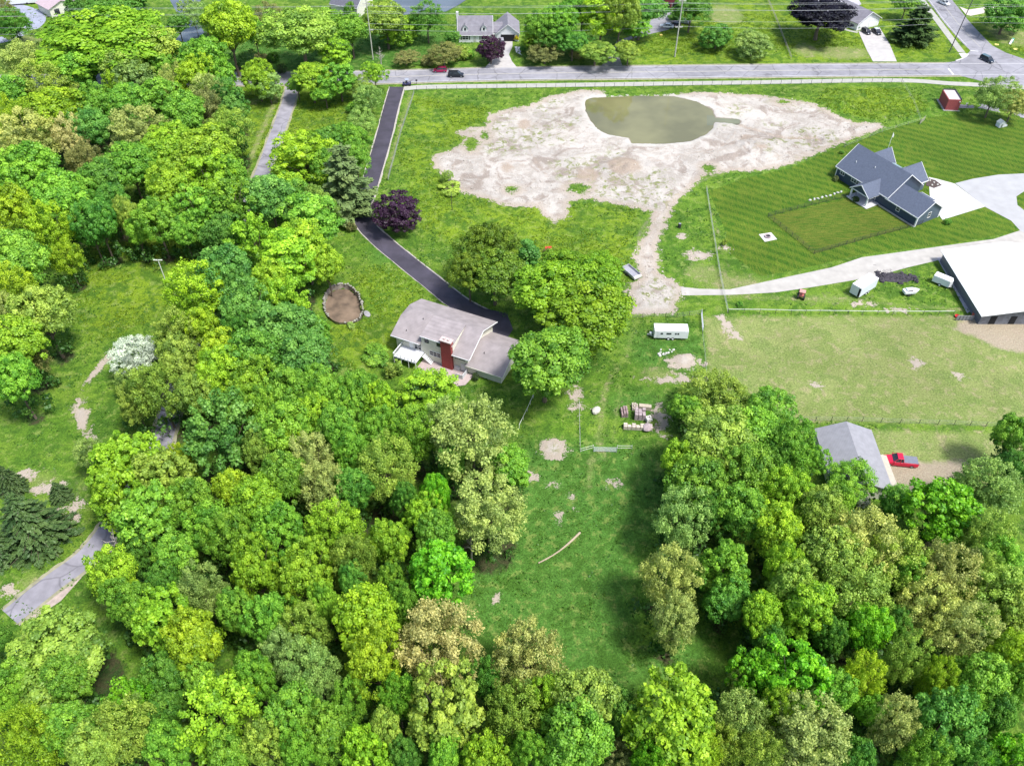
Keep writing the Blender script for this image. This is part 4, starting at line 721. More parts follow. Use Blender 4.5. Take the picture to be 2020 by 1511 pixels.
def window(par, face, c, w, h, depth=.06, mull=1, fr=WHITE, name='window'):
    """face '-y','+y','-x','+x'; c = (along, plane, z centre)"""
    a, pl, z = c; f = MB(); g = MB(); b = .09
    def bx(m, a0, a1, z0, z1, d0, d1):
        if face[1] == 'y': s = -1 if face[0] == '-' else 1; m.box(a0, a1, *sorted((pl + s * d0, pl + s * d1)), z0, z1)
        else: s = -1 if face[0] == '-' else 1; m.box(*sorted((pl + s * d0, pl + s * d1)), a0, a1, z0, z1)
    bx(f, a - w / 2 - b, a + w / 2 + b, z + h / 2, z + h / 2 + b, -.02, depth); bx(f, a - w / 2 - b, a + w / 2 + b, z - h / 2 - b, z - h / 2, -.02, depth + .03)
    bx(f, a - w / 2 - b, a - w / 2, z - h / 2, z + h / 2, -.02, depth); bx(f, a + w / 2, a + w / 2 + b, z - h / 2, z + h / 2, -.02, depth)
    for i in range(1, mull + 1): q = a - w / 2 + w * i / (mull + 1); bx(f, q - .04, q + .04, z - h / 2, z + h / 2, -.02, depth - .005)
    bx(f, a - w / 2, a + w / 2, z - .03, z + .03, -.02, depth - .01)
    o = f.build(name, fr, par); bx(g, a - w / 2, a + w / 2, z - h / 2, z + h / 2, -.03, .02); g.build('pane', GLASS, o); return o

# grey roofed main house
H1 = frame_root('grey_roofed_house', 'cream split-level house with grey shingle roof, tall red brick chimney and white deck', 'house', (-23.4, 124.6, 0), (-2.2, 114.8, 0))
w = MB(); ze, zr, yr, Dp, ov = 4.5, 6.8, 5.6, 11.2, .75; sl = (zr - ze) / yr; zm = ze + (zr - ze) * .66
sec = lambda x: [(x, 0, -.1), (x, Dp, -.1), (x, Dp, ze), (x, yr, zr), (x, 0, ze)]; w.loft([sec(1.5), sec(16.2)])
w.loft([[(x, 0, -.1), (x, Dp, -.1), (x, Dp, ze), (x, Dp - yr * .66, zm), (x, yr * .66, zm), (x, 0, ze)] for x in (0, 1.5)]); w.build('wall', SID_CREAM, H1)
r = MB(); e = ze - sl * ov + .16; ym_ = yr * .68; zc_ = ze + (zr - ze) * .68 + .16; z5 = zr + .16
r.slab([(-ov, -ov, e), (5.9, -ov, e), (5.9, yr, z5), (1.2, yr, z5), (-ov, ym_, zc_)], .15); r.slab([(13.1, -ov, e), (16.2 + ov, -ov, e), (16.2 + ov, yr, z5), (13.1, yr, z5)], .15)
r.slab([(16.2 + ov, yr, z5), (16.2 + ov, Dp + ov, e), (-ov, Dp + ov, e), (-ov, Dp - ym_, zc_), (1.2, yr, z5)], .15); r.slab([(-ov, Dp - ym_, zc_ + .003), (-ov, ym_, zc_ + .003), (1.2, yr, z5 + .003)], .15)
r.slab([(5.9, -.35, 6.3), (13.1, -.35, 6.3), (13.1, yr, z5 + .12), (5.9, yr, z5 + .12)], .16); r.build('roof', SH_GREY, H1)
w = MB(); w.box(5.98, 13.02, -.04, 4.2, 4.0, 6.1); w.build('upper_wall', SID_CREAM, H1)
mb = MB(); mb.box(-ov, 5.9, -ov - .09, -ov - .01, e - .2, e + .0); mb.box(13.1, 16.2 + ov, -ov - .09, -ov - .01, e - .2, e); mb.box(5.9, 13.1, -.44, -.36, 6.1, 6.28)
fascia_x(mb, 0, 16.2, 0, Dp, ze, zr, ov=.75, ridge=yr, sides='R', w=.17); mb.build('fascia', WHITE, H1)
w = MB(); r = MB(); gable_x(w, r, 16.2, 23.4, .1, 10.2, 2.4, 4.7, ov=.55, ridge=5.1); w.build('wing_wall', SID_CREAM, H1); r.build('wing_roof', SH_GREY, H1)
mb = MB(); fascia_x(mb, 16.2, 23.4, .1, 10.2, 2.4, 4.7, ov=.55, ridge=5.1, sides='RF', w=.16); mb.build('wing_fascia', SID_CREAM, H1)
mb = MB(); mb.box(10.7, 13.0, -.75, .3, -.1, 7.2); ch = mb.build('chimney', BRICK, H1); mb = MB(); mb.box(10.55, 13.15, -.9, .45, 7.2, 7.4); mb.box(11.2, 11.6, -.45, -.05, 7.4, 7.7); mb.box(12.1, 12.5, -.45, -.05, 7.4, 7.7); mb.build('chimney_cap', mat('stone_cap', (.5, .4, .38), .8), ch)
for x in (7.2, 9.9): window(H1, '-y', (x, -.04, 5.2), .75, .75, mull=0, fr=TRIM)
window(H1, '-y', (8.9, -.04, 2.3), 2.4, 1.05, mull=2); window(H1, '-y', (2.0, 0, 3.6), 1.9, .6, mull=2, fr=TRIM)
for x in (13.75, 14.55, 15.3): window(H1, '-y', (x, -.02, 3.6), .5, .85, mull=0, fr=TRIM)
window(H1, '-y', (5.0, 0, 2.9), 1.5, 1.7, mull=1); window(H1, '-y', (2.2, 0, .9), 1.5, 1.1, mull=1)
mb = MB(); mb.box(3.05, 3.95, -.05, .02, 1.9, 3.7); mb.build('door', WHITE, H1)
mb = MB(); mb.box(14.6, 15.6, -.05, .02, 0, 2.05); mb.build('door', mat('storm_door', (.6, .6, .62), .4), H1)
mb = MB(); mb.box(1.4, 6.4, -3.7, -.03, 1.72, 1.86); dk = mb.build('deck', mat('white_deck_boards', (.72, .72, .76), .6, .05, 4, lines=('X', .15, .2)), H1)
mb = MB()
for x in np.arange(1.45, 6.45, .83): mb.box(x - .05, x + .05, -3.75, -3.65, .0 if round((x - 1.45) / .83) % 2 == 0 else 1.7, 2.75)
mb.box(1.4, 6.4, -3.76, -3.64, 2.7, 2.8); mb.box(1.4, 6.4, -3.73, -3.67, 1.95, 2.02); mb.box(1.34, 1.46, -3.7, 0, 2.7, 2.8); mb.box(6.34, 6.46, -3.7, -1.2, 2.7, 2.8)
for x in np.arange(1.5, 6.4, .2): mb.box(x - .015, x + .015, -3.71, -3.69, 1.95, 2.7)
for y in np.arange(-3.6, 0, .2): mb.box(1.385, 1.415, y - .015, y + .015, 1.86, 2.7)
mb.build('railing', WHITE, dk)
mb = MB()
for i in range(8): mb.box(6.5 + i * .28, 6.78 + i * .28, -1.2, -.1, 1.5 - i * .21, 1.58 - i * .21)
mb.build('steps', WHITE, dk)
mb = MB(); mb.slab([(6.2, -.03, .12), (6.2, -2.9, .12), (9.5, -3.6, .12), (14.6, -5.2, .12), (17.2, -3.3, .12), (17.6, -.1, .12)], .14); mb.build('patio', mat('pink_patio', (.40, .32, .31), .85, .1, .8), H1)
mb = MB(); mb.box(13.2, 14.5, -.3, -.1, 0, 1.1); mb.box(16.0, 16.1, -2.2, 0, .1, 1.2); mb.box(14.6, 16.1, -2.25, -2.17, .1, 1.2); mb.build('patio_fence', mat('pale_fence', (.55, .56, .58), .7), H1)
mb = MB()
for x, y in ((2, 1.0), (4.2, 4.2), (9.4, 4.4), (18.5, 2.8)):
    zz = 4.5 + 2.3 * y / 5.6 if x < 16 else 2.4 + 2.3 * y / 5; mb.tube((x, y, zz), (x, y, zz + .55), .07)
mb.build('vent_pipe', TRIM, H1)

# blue ranch house
H2 = frame_root('blue_house', 'dark blue ranch house with white trim and several slate coloured gable roofs', 'house', (84.54, 191.29, 0), (97.45, 168.61, 0))
w = MB(); r = MB(); gable_x(w, r, 0, 16.6, 0, 11.9, 3.1, 7.5, ov=.4); w.build('wall', SID_BLUE, H2); r.build('roof', SH_BLUE, H2)
mb = MB(); fascia_x(mb, 0, 16.6, 0, 11.9, 3.1, 7.5); mb.build('fascia', WHITE, H2)
w = MB(); r = MB(); gable_x(w, r, 16.6, 26.1, 0, 8.3, 2.75, 5.55, ov=.35); w.build('garage_wall', SID_BLUE, H2); r.build('garage_roof', SH_BLUE, H2)
mb = MB(); fascia_x(mb, 16.6, 26.1, 0, 8.3, 2.75, 5.55, ov=.35, sides='RFB'); mb.build('garage_fascia', WHITE, H2)
mb = MB(); mb.add([(26.12, .05, -.1), (26.12, 8.25, -.1), (26.12, 8.25, 2.7), (26.12, 4.15, 5.4), (26.12, .05, 2.7)], [(0, 1, 2, 3, 4)]); mb.build('gable_siding_lit', SID_BLUE_LIT, H2)  # gable end faced again in the paler blue, its sunlight painted in
w = MB(); r = MB(); gable_y(w, r, .6, 5.6, 8, 14.4, 3.0, 5.9); w.build('entry_wall', SID_BLUE_LIT, H2); r.build('entry_roof', SH_BLUE, H2)
w = MB(); r = MB(); gable_y(w, r, 9.0, 15.6, 8, 15.0, 3.0, 6.0); w.build('bay_wall', SID_BLUE_LIT, H2); r.build('bay_roof', SH_BLUE, H2)
r = MB(); r.slab([(5.9, 10.5, 4.1), (8.7, 10.5, 4.1), (8.7, 14.2, 2.95), (5.9, 14.2, 2.95)][::1], .12); r.build('metal_porch_roof', TEAL, H2)
mb = MB(); rake_y(mb, .6, 5.6, 14.4, 3.0, 5.9, d=1); rake_y(mb, 9.0, 15.6, 15.0, 3.0, 6.0, d=1)
for x0, x1, y1, ze in ((.6, 5.6, 14.4, 3.0), (9.0, 15.6, 15.0, 3.0)):
    for xx in (x0 - .42, x1 + .42): mb.box(xx - .04, xx + .04, 11.9, y1 + .4, ze - .45, ze - .22)
mb.build('entry_fascia', WHITE, H2)
# back porch with posts
r = MB(); w = MB(); xm = 11.5; x0, x1, ze, zr, ov = 8.7, 14.3, 2.75, 4.75, .3; s = (zr - ze) / (xm - x0)
r.slab([(x0 - ov, 4.0, ze - s * ov + .2), (x0 - ov, -4.3, ze - s * ov + .2), (xm, -4.3, zr + .2), (xm, 4.0, zr + .2)], .16); r.slab([(xm, 4.0, zr + .2), (xm, -4.3, zr + .2), (x1 + ov, -4.3, ze - s * ov + .2), (x1 + ov, 4.0, ze - s * ov + .2)], .16); r.build('porch_roof', SH_BLUE, H2)
w.add([(x0, -3.95, ze), (x1, -3.95, ze), (xm, -3.95, zr), (x0, -3.85, ze), (x1, -3.85, ze), (xm, -3.85, zr)], [(0, 1, 2), (5, 4, 3), (0, 3, 4, 1), (1, 4, 5, 2), (2, 5, 3, 0)]); w.build('porch_gable', SID_BLUE, H2)
mb = MB(); rake_y(mb, x0, x1, -4.0, ze, zr, ov=.3); mb.box(x0, x1, -4.02, -3.86, ze - .25, ze - .02); mb.box(x1 + .12, x1 + .28, -3.9, 0, ze - .3, ze - .05); mb.build('porch_fascia', WHITE, H2)
for x, y in ((8.9, -3.85), (14.1, -3.85)): mb = MB(); mb.box(x - .17, x + .17, y - .17, y + .17, .2, 2.5); mb.build('porch_post', WHITE, H2)
mb = MB(); mb.box(8.3, 15.0, -4.5, -.03, 0, .2); mb.build('porch_floor', mat('porch_concrete', (.55, .54, .54), .8, .06), H2)
window(H2, '-y', (1.9, 0, 2.2), 1.3, 1.2); window(H2, '-y', (6.3, 0, 2.1), 2.4, 1.2, mull=2); window(H2, '-y', (20.4, 0, 1.75), .9, 1.15, mull=0); window(H2, '+x', (4.3, 26.12, 1.9), .95, 1.3, mull=0)
window(H2, '-y', (12.6, 0, 1.5), 1.6, 1.9, mull=1)
mb = MB(); mb.box(9.6, 10.5, -.05, .02, .2, 2.3); mb.build('door', GLASS, H2)
mb = MB(); mb.box(25.98, 26.3, -.12, .2, -.05, 2.7); mb.box(-.1, .1, -.1, .12, -.05, 3.0); mb.box(26.0, 26.18, 8.1, 8.4, -.05, 2.7); mb.build('corner_board', WHITE, H2)
r = MB(); r.slab([(19.0, 7.9, 3.3), (23.2, 7.9, 3.3), (23.2, 9.5, 2.75), (19.0, 9.5, 2.75)], .1); r.build('garage_door_canopy', SH_BLUE, H2); mb = MB(); mb.box(18.95, 23.25, 9.5, 9.6, 2.6, 2.8); mb.build('canopy_trim', WHITE, H2)
mb = MB(); mb.box(19.2, 23.0, 8.3, 8.36, 0, 2.3); mb.build('garage_door', WHITE, H2)
for x, y in ((3.1, 2.4), (8.2, 3.4)): mb = MB(); z = 3.1 + 4.4 * y / 5.95; mb.tube((x, y, z), (x, y, z + .55), .1); mb.build('vent_pipe', WHITE, H2)
mb = MB(); mb.box(15.2, 26.3, -.55, -.38, -.1, .32); mb.build('foundation_edge', SIDEM, H2)

# white roofed barn
H3 = thing('white_roofed_barn', 'very large barn with a bright white metal roof and grey walls on the right edge', 'barn', (98.6, 132.6, 0))
w = MB(); r = MB(); gable_y(w, r, 0, 26.6, 0, 22.0, 2.7, 5.0, ov=.6, th=.12); w.build('wall', METALG, H3); r.build('roof', METALW, H3)
for x in (2.0, 6.2, 11.6, 17): mb = MB(); mb.box(x, x + 1.35, -.04, .1, .02, 2.15); mb.build('stall_opening', mat('dark_opening', (.008, .008, .01), .9), H3)
mb = MB(); rake_y(mb, 0, 26.6, 0, 2.7, 5.0, ov=.6, w=.13); mb.build('roof_trim', WHITE, H3)
mb = MB(); mb.box(-.06, .0, -.02, 22.0, -.1, .75); mb.build('wainscot', mat('dark_grey_metal', (.12, .13, .16), .5), H3)
mb = MB(); mb.box(-4.3, -.7, 1.2, 1.3, .1, 1.25)
for k in range(6): mb.box(-4.3 + k * .7, -4.22 + k * .7, 1.1, 1.2, 0, 1.35)
corral = mb.build('corral_panel', mat('grey_panel', (.2, .21, .22), .6))
corral.location = (98.6, 132.6, 0); tag(corral, 'grey corral panel joining the fence to the white roofed barn', 'fence')

# lower garage with cream lean-to
H4 = thing('grey_garage', 'garage with a pale grey shingle roof half hidden by trees next to the red pickup', 'garage', (55.0, 87.0, 0), R(-2))
w = MB(); r = MB(); gable_y(w, r, 0, 9.6, 0, 13.4, 2.5, 4.5, ov=.35); w.build('wall', SID_CREAM, H4); r.build('roof', mat('pale_grey_shingles', (.27, .27, .295), .9, .1, 1.2, lines=('Z', .1, .15)), H4)
mb = MB(); mb.slab([(9.6, 1.2, 2.3), (11.2, 1.2, 2.05), (11.2, 8.2, 2.05), (9.6, 8.2, 2.3)], .12); mb.build('lean_to_roof', mat('cream_roofing', (.42, .38, .31), .8, .08), H4); mb = MB(); mb.box(9.6, 11.0, 1.5, 7.9, -.1, 1.95); mb.build('lean_to_wall', SID_CREAM, H4)
window(H4, '+x', (4.2, 11.0, 1.1), 1.1, .8, fr=TRIM); mb = MB(); mb.box(10.96, 11.04, 5.6, 6.6, 0, 1.8); mb.build('door', WHITE, H4)

# white cape house
H5 = thing('white_cape_house', 'white cape house with two dormers and an attached gabled garage across the road', 'house', (-17.7, 275.6, 0), R(1))
w = MB(); r = MB(); gable_x(w, r, 0, 11.0, 0, 8.6, 2.7, 7.0, ov=.35); w.build('wall', SID_WHITE, H5); r.build('roof', SH_MID, H5)
mb = MB(); fascia_x(mb, 0, 11, 0, 8.6, 2.7, 7.0, ov=.35, sides='LRF', w=.16); mb.build('fascia', WHITE, H5)
for x in (2.2, 8.4):
    w = MB(); w.loft([[(x - .85, .55, 3.3), (x - .85, .55, 4.7), (x, .55, 5.5), (x + .85, .55, 4.7), (x + .85, .55, 3.3)], [(x - .85, 3, 3.3), (x - .85, 3, 4.7), (x, 3, 5.5), (x + .85, 3, 4.7), (x + .85, 3, 3.3)]]); d = w.build('dormer', WHITE, H5)
    r = MB(); r.slab([(x - 1.05, 3.1, 4.55), (x - 1.05, .35, 4.55), (x, .35, 5.58), (x, 3.1, 5.58)], .08); r.slab([(x, 3.1, 5.58), (x, .35, 5.58), (x + 1.05, .35, 4.55), (x + 1.05, 3.1, 4.55)], .08); r.build('dormer_roof', SH_MID, d)
    mb = MB(); mb.box(x - .3, x + .3, .5, .56, 3.7, 4.6); mb.build('dormer_window', GLASS, d)
for x in (2.2, 8.4):
    window(H5, '-y', (x, 0, 1.6), 1.9, 1.25, mull=1)
    for s_ in (-1.35, 1.35): mb = MB(); mb.box(x + s_ - .18, x + s_ + .18, -.05, .02, .9, 2.35); mb.build('shutter', TRIM, H5)
mb = MB(); mb.box(4.9, 5.8, -.06, .02, .2, 2.2); mb.build('door', mat('pale_door', (.5, .5, .48), .5), H5)
mb = MB(); mb.box(-.75, .05, 4.0, 4.9, 0, 8.3); mb.build('chimney', mat('white_chimney', (.62, .62, .6), .8), H5)
mb = MB(); mb.box(-.4, 0, 3.7, 3.71, 0, .1); mb.build('downspout', WHITE, H5)
w = MB(); r = MB(); gable_x(w, r, 11.0, 14.6, 1.2, 7.2, 2.6, 4.9, ov=.05); w.build('link_wall', SID_WHITE, H5); r.build('link_roof', SH_MID, H5)
w = MB(); r = MB(); gable_y(w, r, 12.6, 20.0, .6, 10.6, 2.7, 5.6, ov=.35); w.build('garage_wall', SID_WHITE, H5); r.build('garage_roof', SH_MID, H5)
mb = MB(); mb.box(14.0, 18.6, .5, .62, 0, 2.25); mb.build('garage_opening', MATS['dark_opening'], H5); mb = MB(); rake_y(mb, 12.6, 20.0, .6, 2.7, 5.6, w=.14); mb.build('garage_trim', WHITE, H5)
window(H5, '-y', (11.8, 1.2, 1.7), .5, .8, mull=0)

# top right white garage
H6 = frame_root('white_garage_house', 'white gabled house front with grey roof and wide driveway at the top right', 'house', (117.7, 285.2, 0), (126.6, 290.0, 0))
w = MB(); r = MB(); gable_y(w, r, 0, 10.2, 0, 12.0, 2.6, 5.4, ov=.5); w.build('wall', SID_WHITE, H6); r.build('roof', SH_MID, H6); mb = MB(); rake_y(mb, 0, 10.2, 0, 2.6, 5.4, ov=.5, w=.16); mb.box(0, 10.2, -.08, -.0, 2.5, 2.62); mb.build('fascia', WHITE, H6)
for x in (.9, 5.4): mb = MB(); mb.box(x, x + 3.9, -.06, .02, 0, 2.3); mb.build('garage_door', WHITE, H6)
w = MB(); r = MB(); gable_x(w, r, -7, 12.5, 12.0, 21.0, 2.8, 5.8, ov=.4); w.build('house_wall', SID_WHITE, H6); r.build('house_roof', mat('lilac_grey_shingles', (.36, .35, .40), .9, .08, 1), H6)

# brick pump house
H7 = frame_root('brick_shed', 'small flat-roofed red brick building near the main road', 'shed', (126.8, 227.9, 0), (130.4, 227.6, 0))
mb = MB(); mb.box(0, 3.7, 0, 6.4, -.1, 3.3); mb.build('wall', mat('shed_brick', (.36, .075, .08), .85, .2, 5, lines=('Z', .09, .2)), H7); mb = MB(); mb.box(.2, 3.5, .2, 6.2, 3.3, 3.36); mb.build('roof', mat('flat_roof', (.50, .45, .45), .8), H7)
mb = MB(); mb.box(.0, 3.7, 6.15, 6.4, 3.3, 3.62); mb.box(3.45, 3.7, .0, 6.1, 3.3, 3.62); mb.build('parapet', TRIM, H7); mb = MB(); mb.box(-.5, -.02, -.4, 6.8, -.1, .15); mb.box(-.02, 4.2, -.4, -.02, -.1, .15); mb.build('footing', SIDEM, H7)  # parapet in trim black: shade of its inner faces put into the colour
mb = MB(); mb.box(3.15, 3.45, -.15, .0, 2.6, 2.95); mb.build('lamp', WHITE, H7)

# far houses at the top edge
H8 = frame_root('pink_roofed_house', 'house with a dusty pink roof at the top left corner', 'house', (103, 36), (142, 24))
w = MB(); r = MB(); gable_y(w, r, 0, 9.5, 0, 9.0, 3.0, 4.6, ov=.5); w.build('wall', SID_CREAM, H8); r.build('roof', SH_LILAC, H8); window(H8, '-y', (2.4, 0, 1.5), 1.6, 1.6, mull=1, fr=TRIM); window(H8, '-y', (6.4, 0, 1.5), 1.6, 1.2, fr=WHITE)
H9 = frame_root('slate_roofed_house', 'cream house with dark slate roof behind trees left of the first utility pole', 'house', (655, 28), (712, 38))
w = MB(); r = MB(); gable_x(w, r, 0, 10.5, 0, 11.0, 3.6, 7.2, ov=.4); w.build('wall', mat('cream_gable', (.66, .64, .56), .7, .05), H9); r.build('roof', SH_DK, H9); mb = MB(); fascia_x(mb, 0, 10.5, 0, 11, 3.6, 7.2, sides='RF'); mb.build('fascia', WHITE, H9)
H10 = frame_root('red_barn', 'small dark red barn with open front at the top edge beside the gravel yard', 'barn', (1306, 20), (1338, 19))
w = MB(); r = MB(); gable_y(w, r, 0, 6.2, 0, 8, 3.2, 5.4, ov=.3); w.build('wall', BARNRED, H10); r.build('roof', SH_DK, H10)
for x in (1.0, 3.4): mb = MB(); mb.box(x, x + 1.8, -.05, .02, 0, 2.4); mb.build('open_bay', MATS['dark_opening'], H10)
for x in (.9, 3.1, 5.4): mb = MB(); mb.box(x - .08, x + .08, -1.3, -1.14, 0, 2.7); mb.build('post', WOODP, H10)
o = frame_root('white_shed', 'small white shed wall beside the dark red barn', 'shed', (1291, 19), (1304, 18)); mb = MB(); mb.box(0, 2.4, 0, 2.2, 0, 2.0); mb.build('wall', WHITE, o); mb = MB(); mb.slab([(-.2, -.2, 2.0), (2.6, -.2, 2.0), (2.6, 2.4, 2.3), (-.2, 2.4, 2.3)], .08); mb.build('roof', WHITE, o)
H11 = frame_root('playhouse', 'small white toy house on the lawn below the sage tree', 'playhouse', (1970, 253), (1984, 251))
w = MB(); r = MB(); gable_y(w, r, 0, 1.8, 0, 1.5, 1.3, 1.95, ov=.12, th=.06); w.build('wall', WHITE, H11); r.build('roof', WHITE, H11); mb = MB(); mb.box(.55, 1.05, -.03, .02, 0, 1.0); mb.build('door', STEEL, H11); mb = MB(); mb.box(1.95, 2.9, .2, .9, 0, .45); mb.build('toy_slide', WHITE, H11)

# ------------------------------------------------------------------ vehicles
def paint(name, col): 
    m = mat(name, col, .28, .03, 1, spec=.6); return m
def car(name, label, px, py, head, L=4.6, W_=1.82, H_=1.5, col=('silver_paint', (.5, .5, .5)), style='sedan', roofcol=None, group=None):
    """head = heading in degrees (0 = +x); px,py = ground centre in the photo"""
    x, y = G(px, py) if px is not None else py
    t = thing(name, label, 'car' if style != 'pickup' else 'pickup truck', (x, y, .02), R(head), group)
    m = paint(*col); h = L / 2; w = W_ / 2; bz = .28; belt = H_ * .60
    def sec(X, zb, zt, wb, wt): return [(X, -wb, zb), (X, wb, zb), (X, wb * 1.0, (zb + zt) / 2), (X, wt, zt), (X, -wt, zt), (X, -wb, (zb + zt) / 2)]
    hood = belt * .93
    body = MB(); body.loft([sec(-h, bz + .15, belt * .78, w * .82, w * .74), sec(-h + .12, bz, belt * .95, w * .94, w * .84), sec(-h + .7, bz, belt, w, w * .9), sec(0, bz - .03, belt, w, w * .92), sec(h * .45, bz, belt, w, w * .9), sec(h * .55, bz, hood, w, w * .88), sec(h - .3, bz, hood * .86, w * .95, w * .8), sec(h, bz + .1, hood * .62, w * .78, w * .66)])
    body.build('body', m, t, smooth=False, bevel=.04)
    if style == 'sedan': st = [(-h * .78, 0), (-h * .42, 1), (h * .12, 1), (h * .5, 0)]
    elif style == 'pickup': st = [(-h * .12, 0), (-h * .06, 1), (h * .22, 1), (h * .46, 0)]
    else: st = [(-h * .97, 0), (-h * .86, 1), (h * .18, 1), (h * .55, 0)]
    g = MB(); g.loft([[(h * 0 + X, -w * .88, belt - .02), (X, w * .88, belt - .02), (X + (.0), w * (.88 if not u else .7), belt + .01 if not u else H_ - .05), (X, -w * (.88 if not u else .7), belt + .01 if not u else H_ - .05)] for X, u in st]); g.build('windows', GLASS, t)
    rf = MB(); rf.slab([(st[1][0] - .05, -w * .72, H_), (st[2][0] + .08, -w * .72, H_), (st[2][0] + .08, w * .72, H_), (st[1][0] - .05, w * .72, H_)], .07); rf.build('roof', paint(*roofcol) if roofcol else m, t, bevel=.02)
    for s in (-1, 1):
        for q0, q1 in ((((st[1][0] + st[2][0]) / 2, s * w * .9, belt), ((st[1][0] + st[2][0]) / 2, s * w * .71, H_ - .04)), ((st[2][0], s * w * .71, H_ - .03), (st[3][0], s * w * .88, belt)), ((st[1][0], s * w * .71, H_ - .03), (st[0][0], s * w * .88, belt))):
            pl = MB(); pl.tube(q0, q1, .05, n=4); pl.build('pillar', m, t)
    for X in (-h * .62, h * .62):
        for s in (-1, 1):
            mb = MB(); mb.tube((X, s * (w - .2), .33), (X, s * (w + .02), .33), .33, n=16); o = mb.build('wheel', RUBBER, t); mb = MB(); mb.tube((X, s * (w + .0), .33), (X, s * (w + .04), .33), .2, n=10); mb.build('rim', STEEL, o)
    for s in (-1, 1):
        mb = MB(); mb.box(h - .2, h - .02, s * w * .62 - .18, s * w * .62 + .18, hood * .62, hood * .8); mb.build('headlight', WHITE, t)
        mb = MB(); mb.box(-h - .0, -h + .12, s * w * .68 - .12, s * w * .68 + .12, belt * .7, belt * .9); mb.build('tail_light', mat('red_lens', (.3, .01, .01), .3), t)
        mb = MB(); mb.box(st[3][0] - .3, st[3][0] - .12, *sorted((s * (w - .02), s * (w + .17))), belt, belt + .14); mb.build('mirror', m, t)
    return t, m, w, h, belt
BLK = ('black_paint', (.012, .013, .02))
car('red_hatchback', 'magenta red car driving left on the main road', 868, 142, 181, 4.4, 1.8, 1.55, ('crimson_paint', (.32, .012, .07)), 'suv')
car('minivan', 'black minivan driving right on the main road behind the red car', 900, 151.5, 0, 5.1, 1.95, 1.75, BLK, 'suv')
car('dark_suv', 'dark blue grey car turning at the road junction', 1946, 121, -62, 4.7, 1.85, 1.65, ('navy_paint', (.02, .03, .05)), 'suv', ('steel_blue', (.10, .16, .20)))
car('white_car', 'white car coming down the side road at the top edge', 1861, 9, -62, 4.6, 1.85, 1.55, ('white_car_paint', (.7, .72, .72)), 'suv')
car('parked_car', 'black hatchback parked left of the other car on the white garage driveway', 1708, 66, -70, 3.9, 1.75, 1.5, BLK, 'suv')
car('parked_car', 'black car with silver roof parked right of the black hatchback on the same driveway', 1728, 66, -75, 4.6, 1.85, 1.5, BLK, 'sedan', ('silver_roof', (.5, .55, .6)))
car('parked_car', 'dark car half inside the cape house garage', 990, 88, -85, 4.4, 1.8, 1.5, ('charcoal_paint', (.03, .03, .04)), 'suv', ('grey_roof', (.32, .32, .36)))
car('parked_car', 'white sedan parked at the end of the gravel yard drive', 1315, 55, 165, 4.8, 1.85, 1.45, ('white_car_paint', (.7, .72, .72)), 'sedan')
car('parked_car', 'silver grey pickup-sized car parked right of the white sedan beyond the pole', 1348, 46, 150, 5.0, 1.9, 1.5, ('grey_paint', (.30, .31, .34)), 'sedan')
car('parked_car', 'dark brown car between the white sedan and the silver one', 1331, 52, 155, 4.0, 1.75, 1.4, ('brown_paint', (.05, .03, .04)), 'suv')
# red pickup
x, y = G(1773, 913); t, m, w, h, belt = car('red_pickup', 'bright red pickup truck with black bed cover parked by the grey garage', None, (x, y), 172, 6.1, 2.05, 1.85, ('bright_red_paint', (.52, .008, .045)), 'pickup')
mb = MB(); mb.box(-h + .15, -h * .14, -w * .84, w * .84, belt - .03, belt + .06); mb.build('bed_cover', mat('bed_vinyl', (.16, .17, .21), .6), t)
mb = MB(); mb.box(h - .12, h + .04, -w * .8, w * .8, .45, .6); mb.build('bumper', STEEL, t)

def box_trailer(name, label, px, py, head, L, W_, H_, m, door=None, axle=0, hitch=1, extra=None):
    x, y = G(px, py); t = thing(name, label, 'trailer', (x, y, .02), R(head)); h = L / 2; w = W_ / 2
    mb = MB(); mb.box(-h, h, -w, w, .5, H_); mb.build('body', m, t, bevel=.07); mb = MB(); mb.box(-h + .04, h - .04, -w + .04, w - .04, H_, H_ + .05); mb.build('roof', WHITE, t)
    for dx in ((-.45, .45) if L > 5 else (0,)):
        for s in (-1, 1):
            mb = MB(); mb.tube((axle + dx, s * (w - .1), .36), (axle + dx, s * (w + .06), .36), .36, n=16); o = mb.build('wheel', RUBBER, t); mb = MB(); mb.tube((axle + dx, s * (w + .05), .36), (axle + dx, s * (w + .09), .36), .2, n=10); mb.build('rim', WHITE, o)
    mb = MB(); mb.tube((h, -w * .6, .55), (h + 1.2 * hitch, 0, .5), .06); mb.tube((h, w * .6, .55), (h + 1.2 * hitch, 0, .5), .06); mb.tube((h + 1.1 * hitch, 0, .5), (h + 1.1 * hitch, 0, 0), .05); mb.build('hitch', STEEL, t)
    return t, h, w
WT_ = mat('white_fibreglass', (.74, .75, .77), .4, .04, 1)
t, h, w = box_trailer('travel_trailer', 'long white travel trailer parked in the grass beside the pasture corner', 1321, 664, 178, 7.0, 2.3, 2.5, WT_)
mb = MB()
for X, L2 in ((-1.6, .35), (-1.1, .35), (.0, 1.0), (1.7, .5)): mb.box(X, X + L2, w + .0, w + .03, 1.55, 1.95)
mb.build('windows', GLASS, t); mb = MB(); mb.box(2.3, 2.9, w, w + .02, .6, 2.2); mb.build('door', mat('off_white', (.62, .63, .66), .5), t); mb = MB(); mb.box(h + .25, h + .75, -.3, .3, .55, 1.0); mb.build('gas_bottles', WHITE, t)
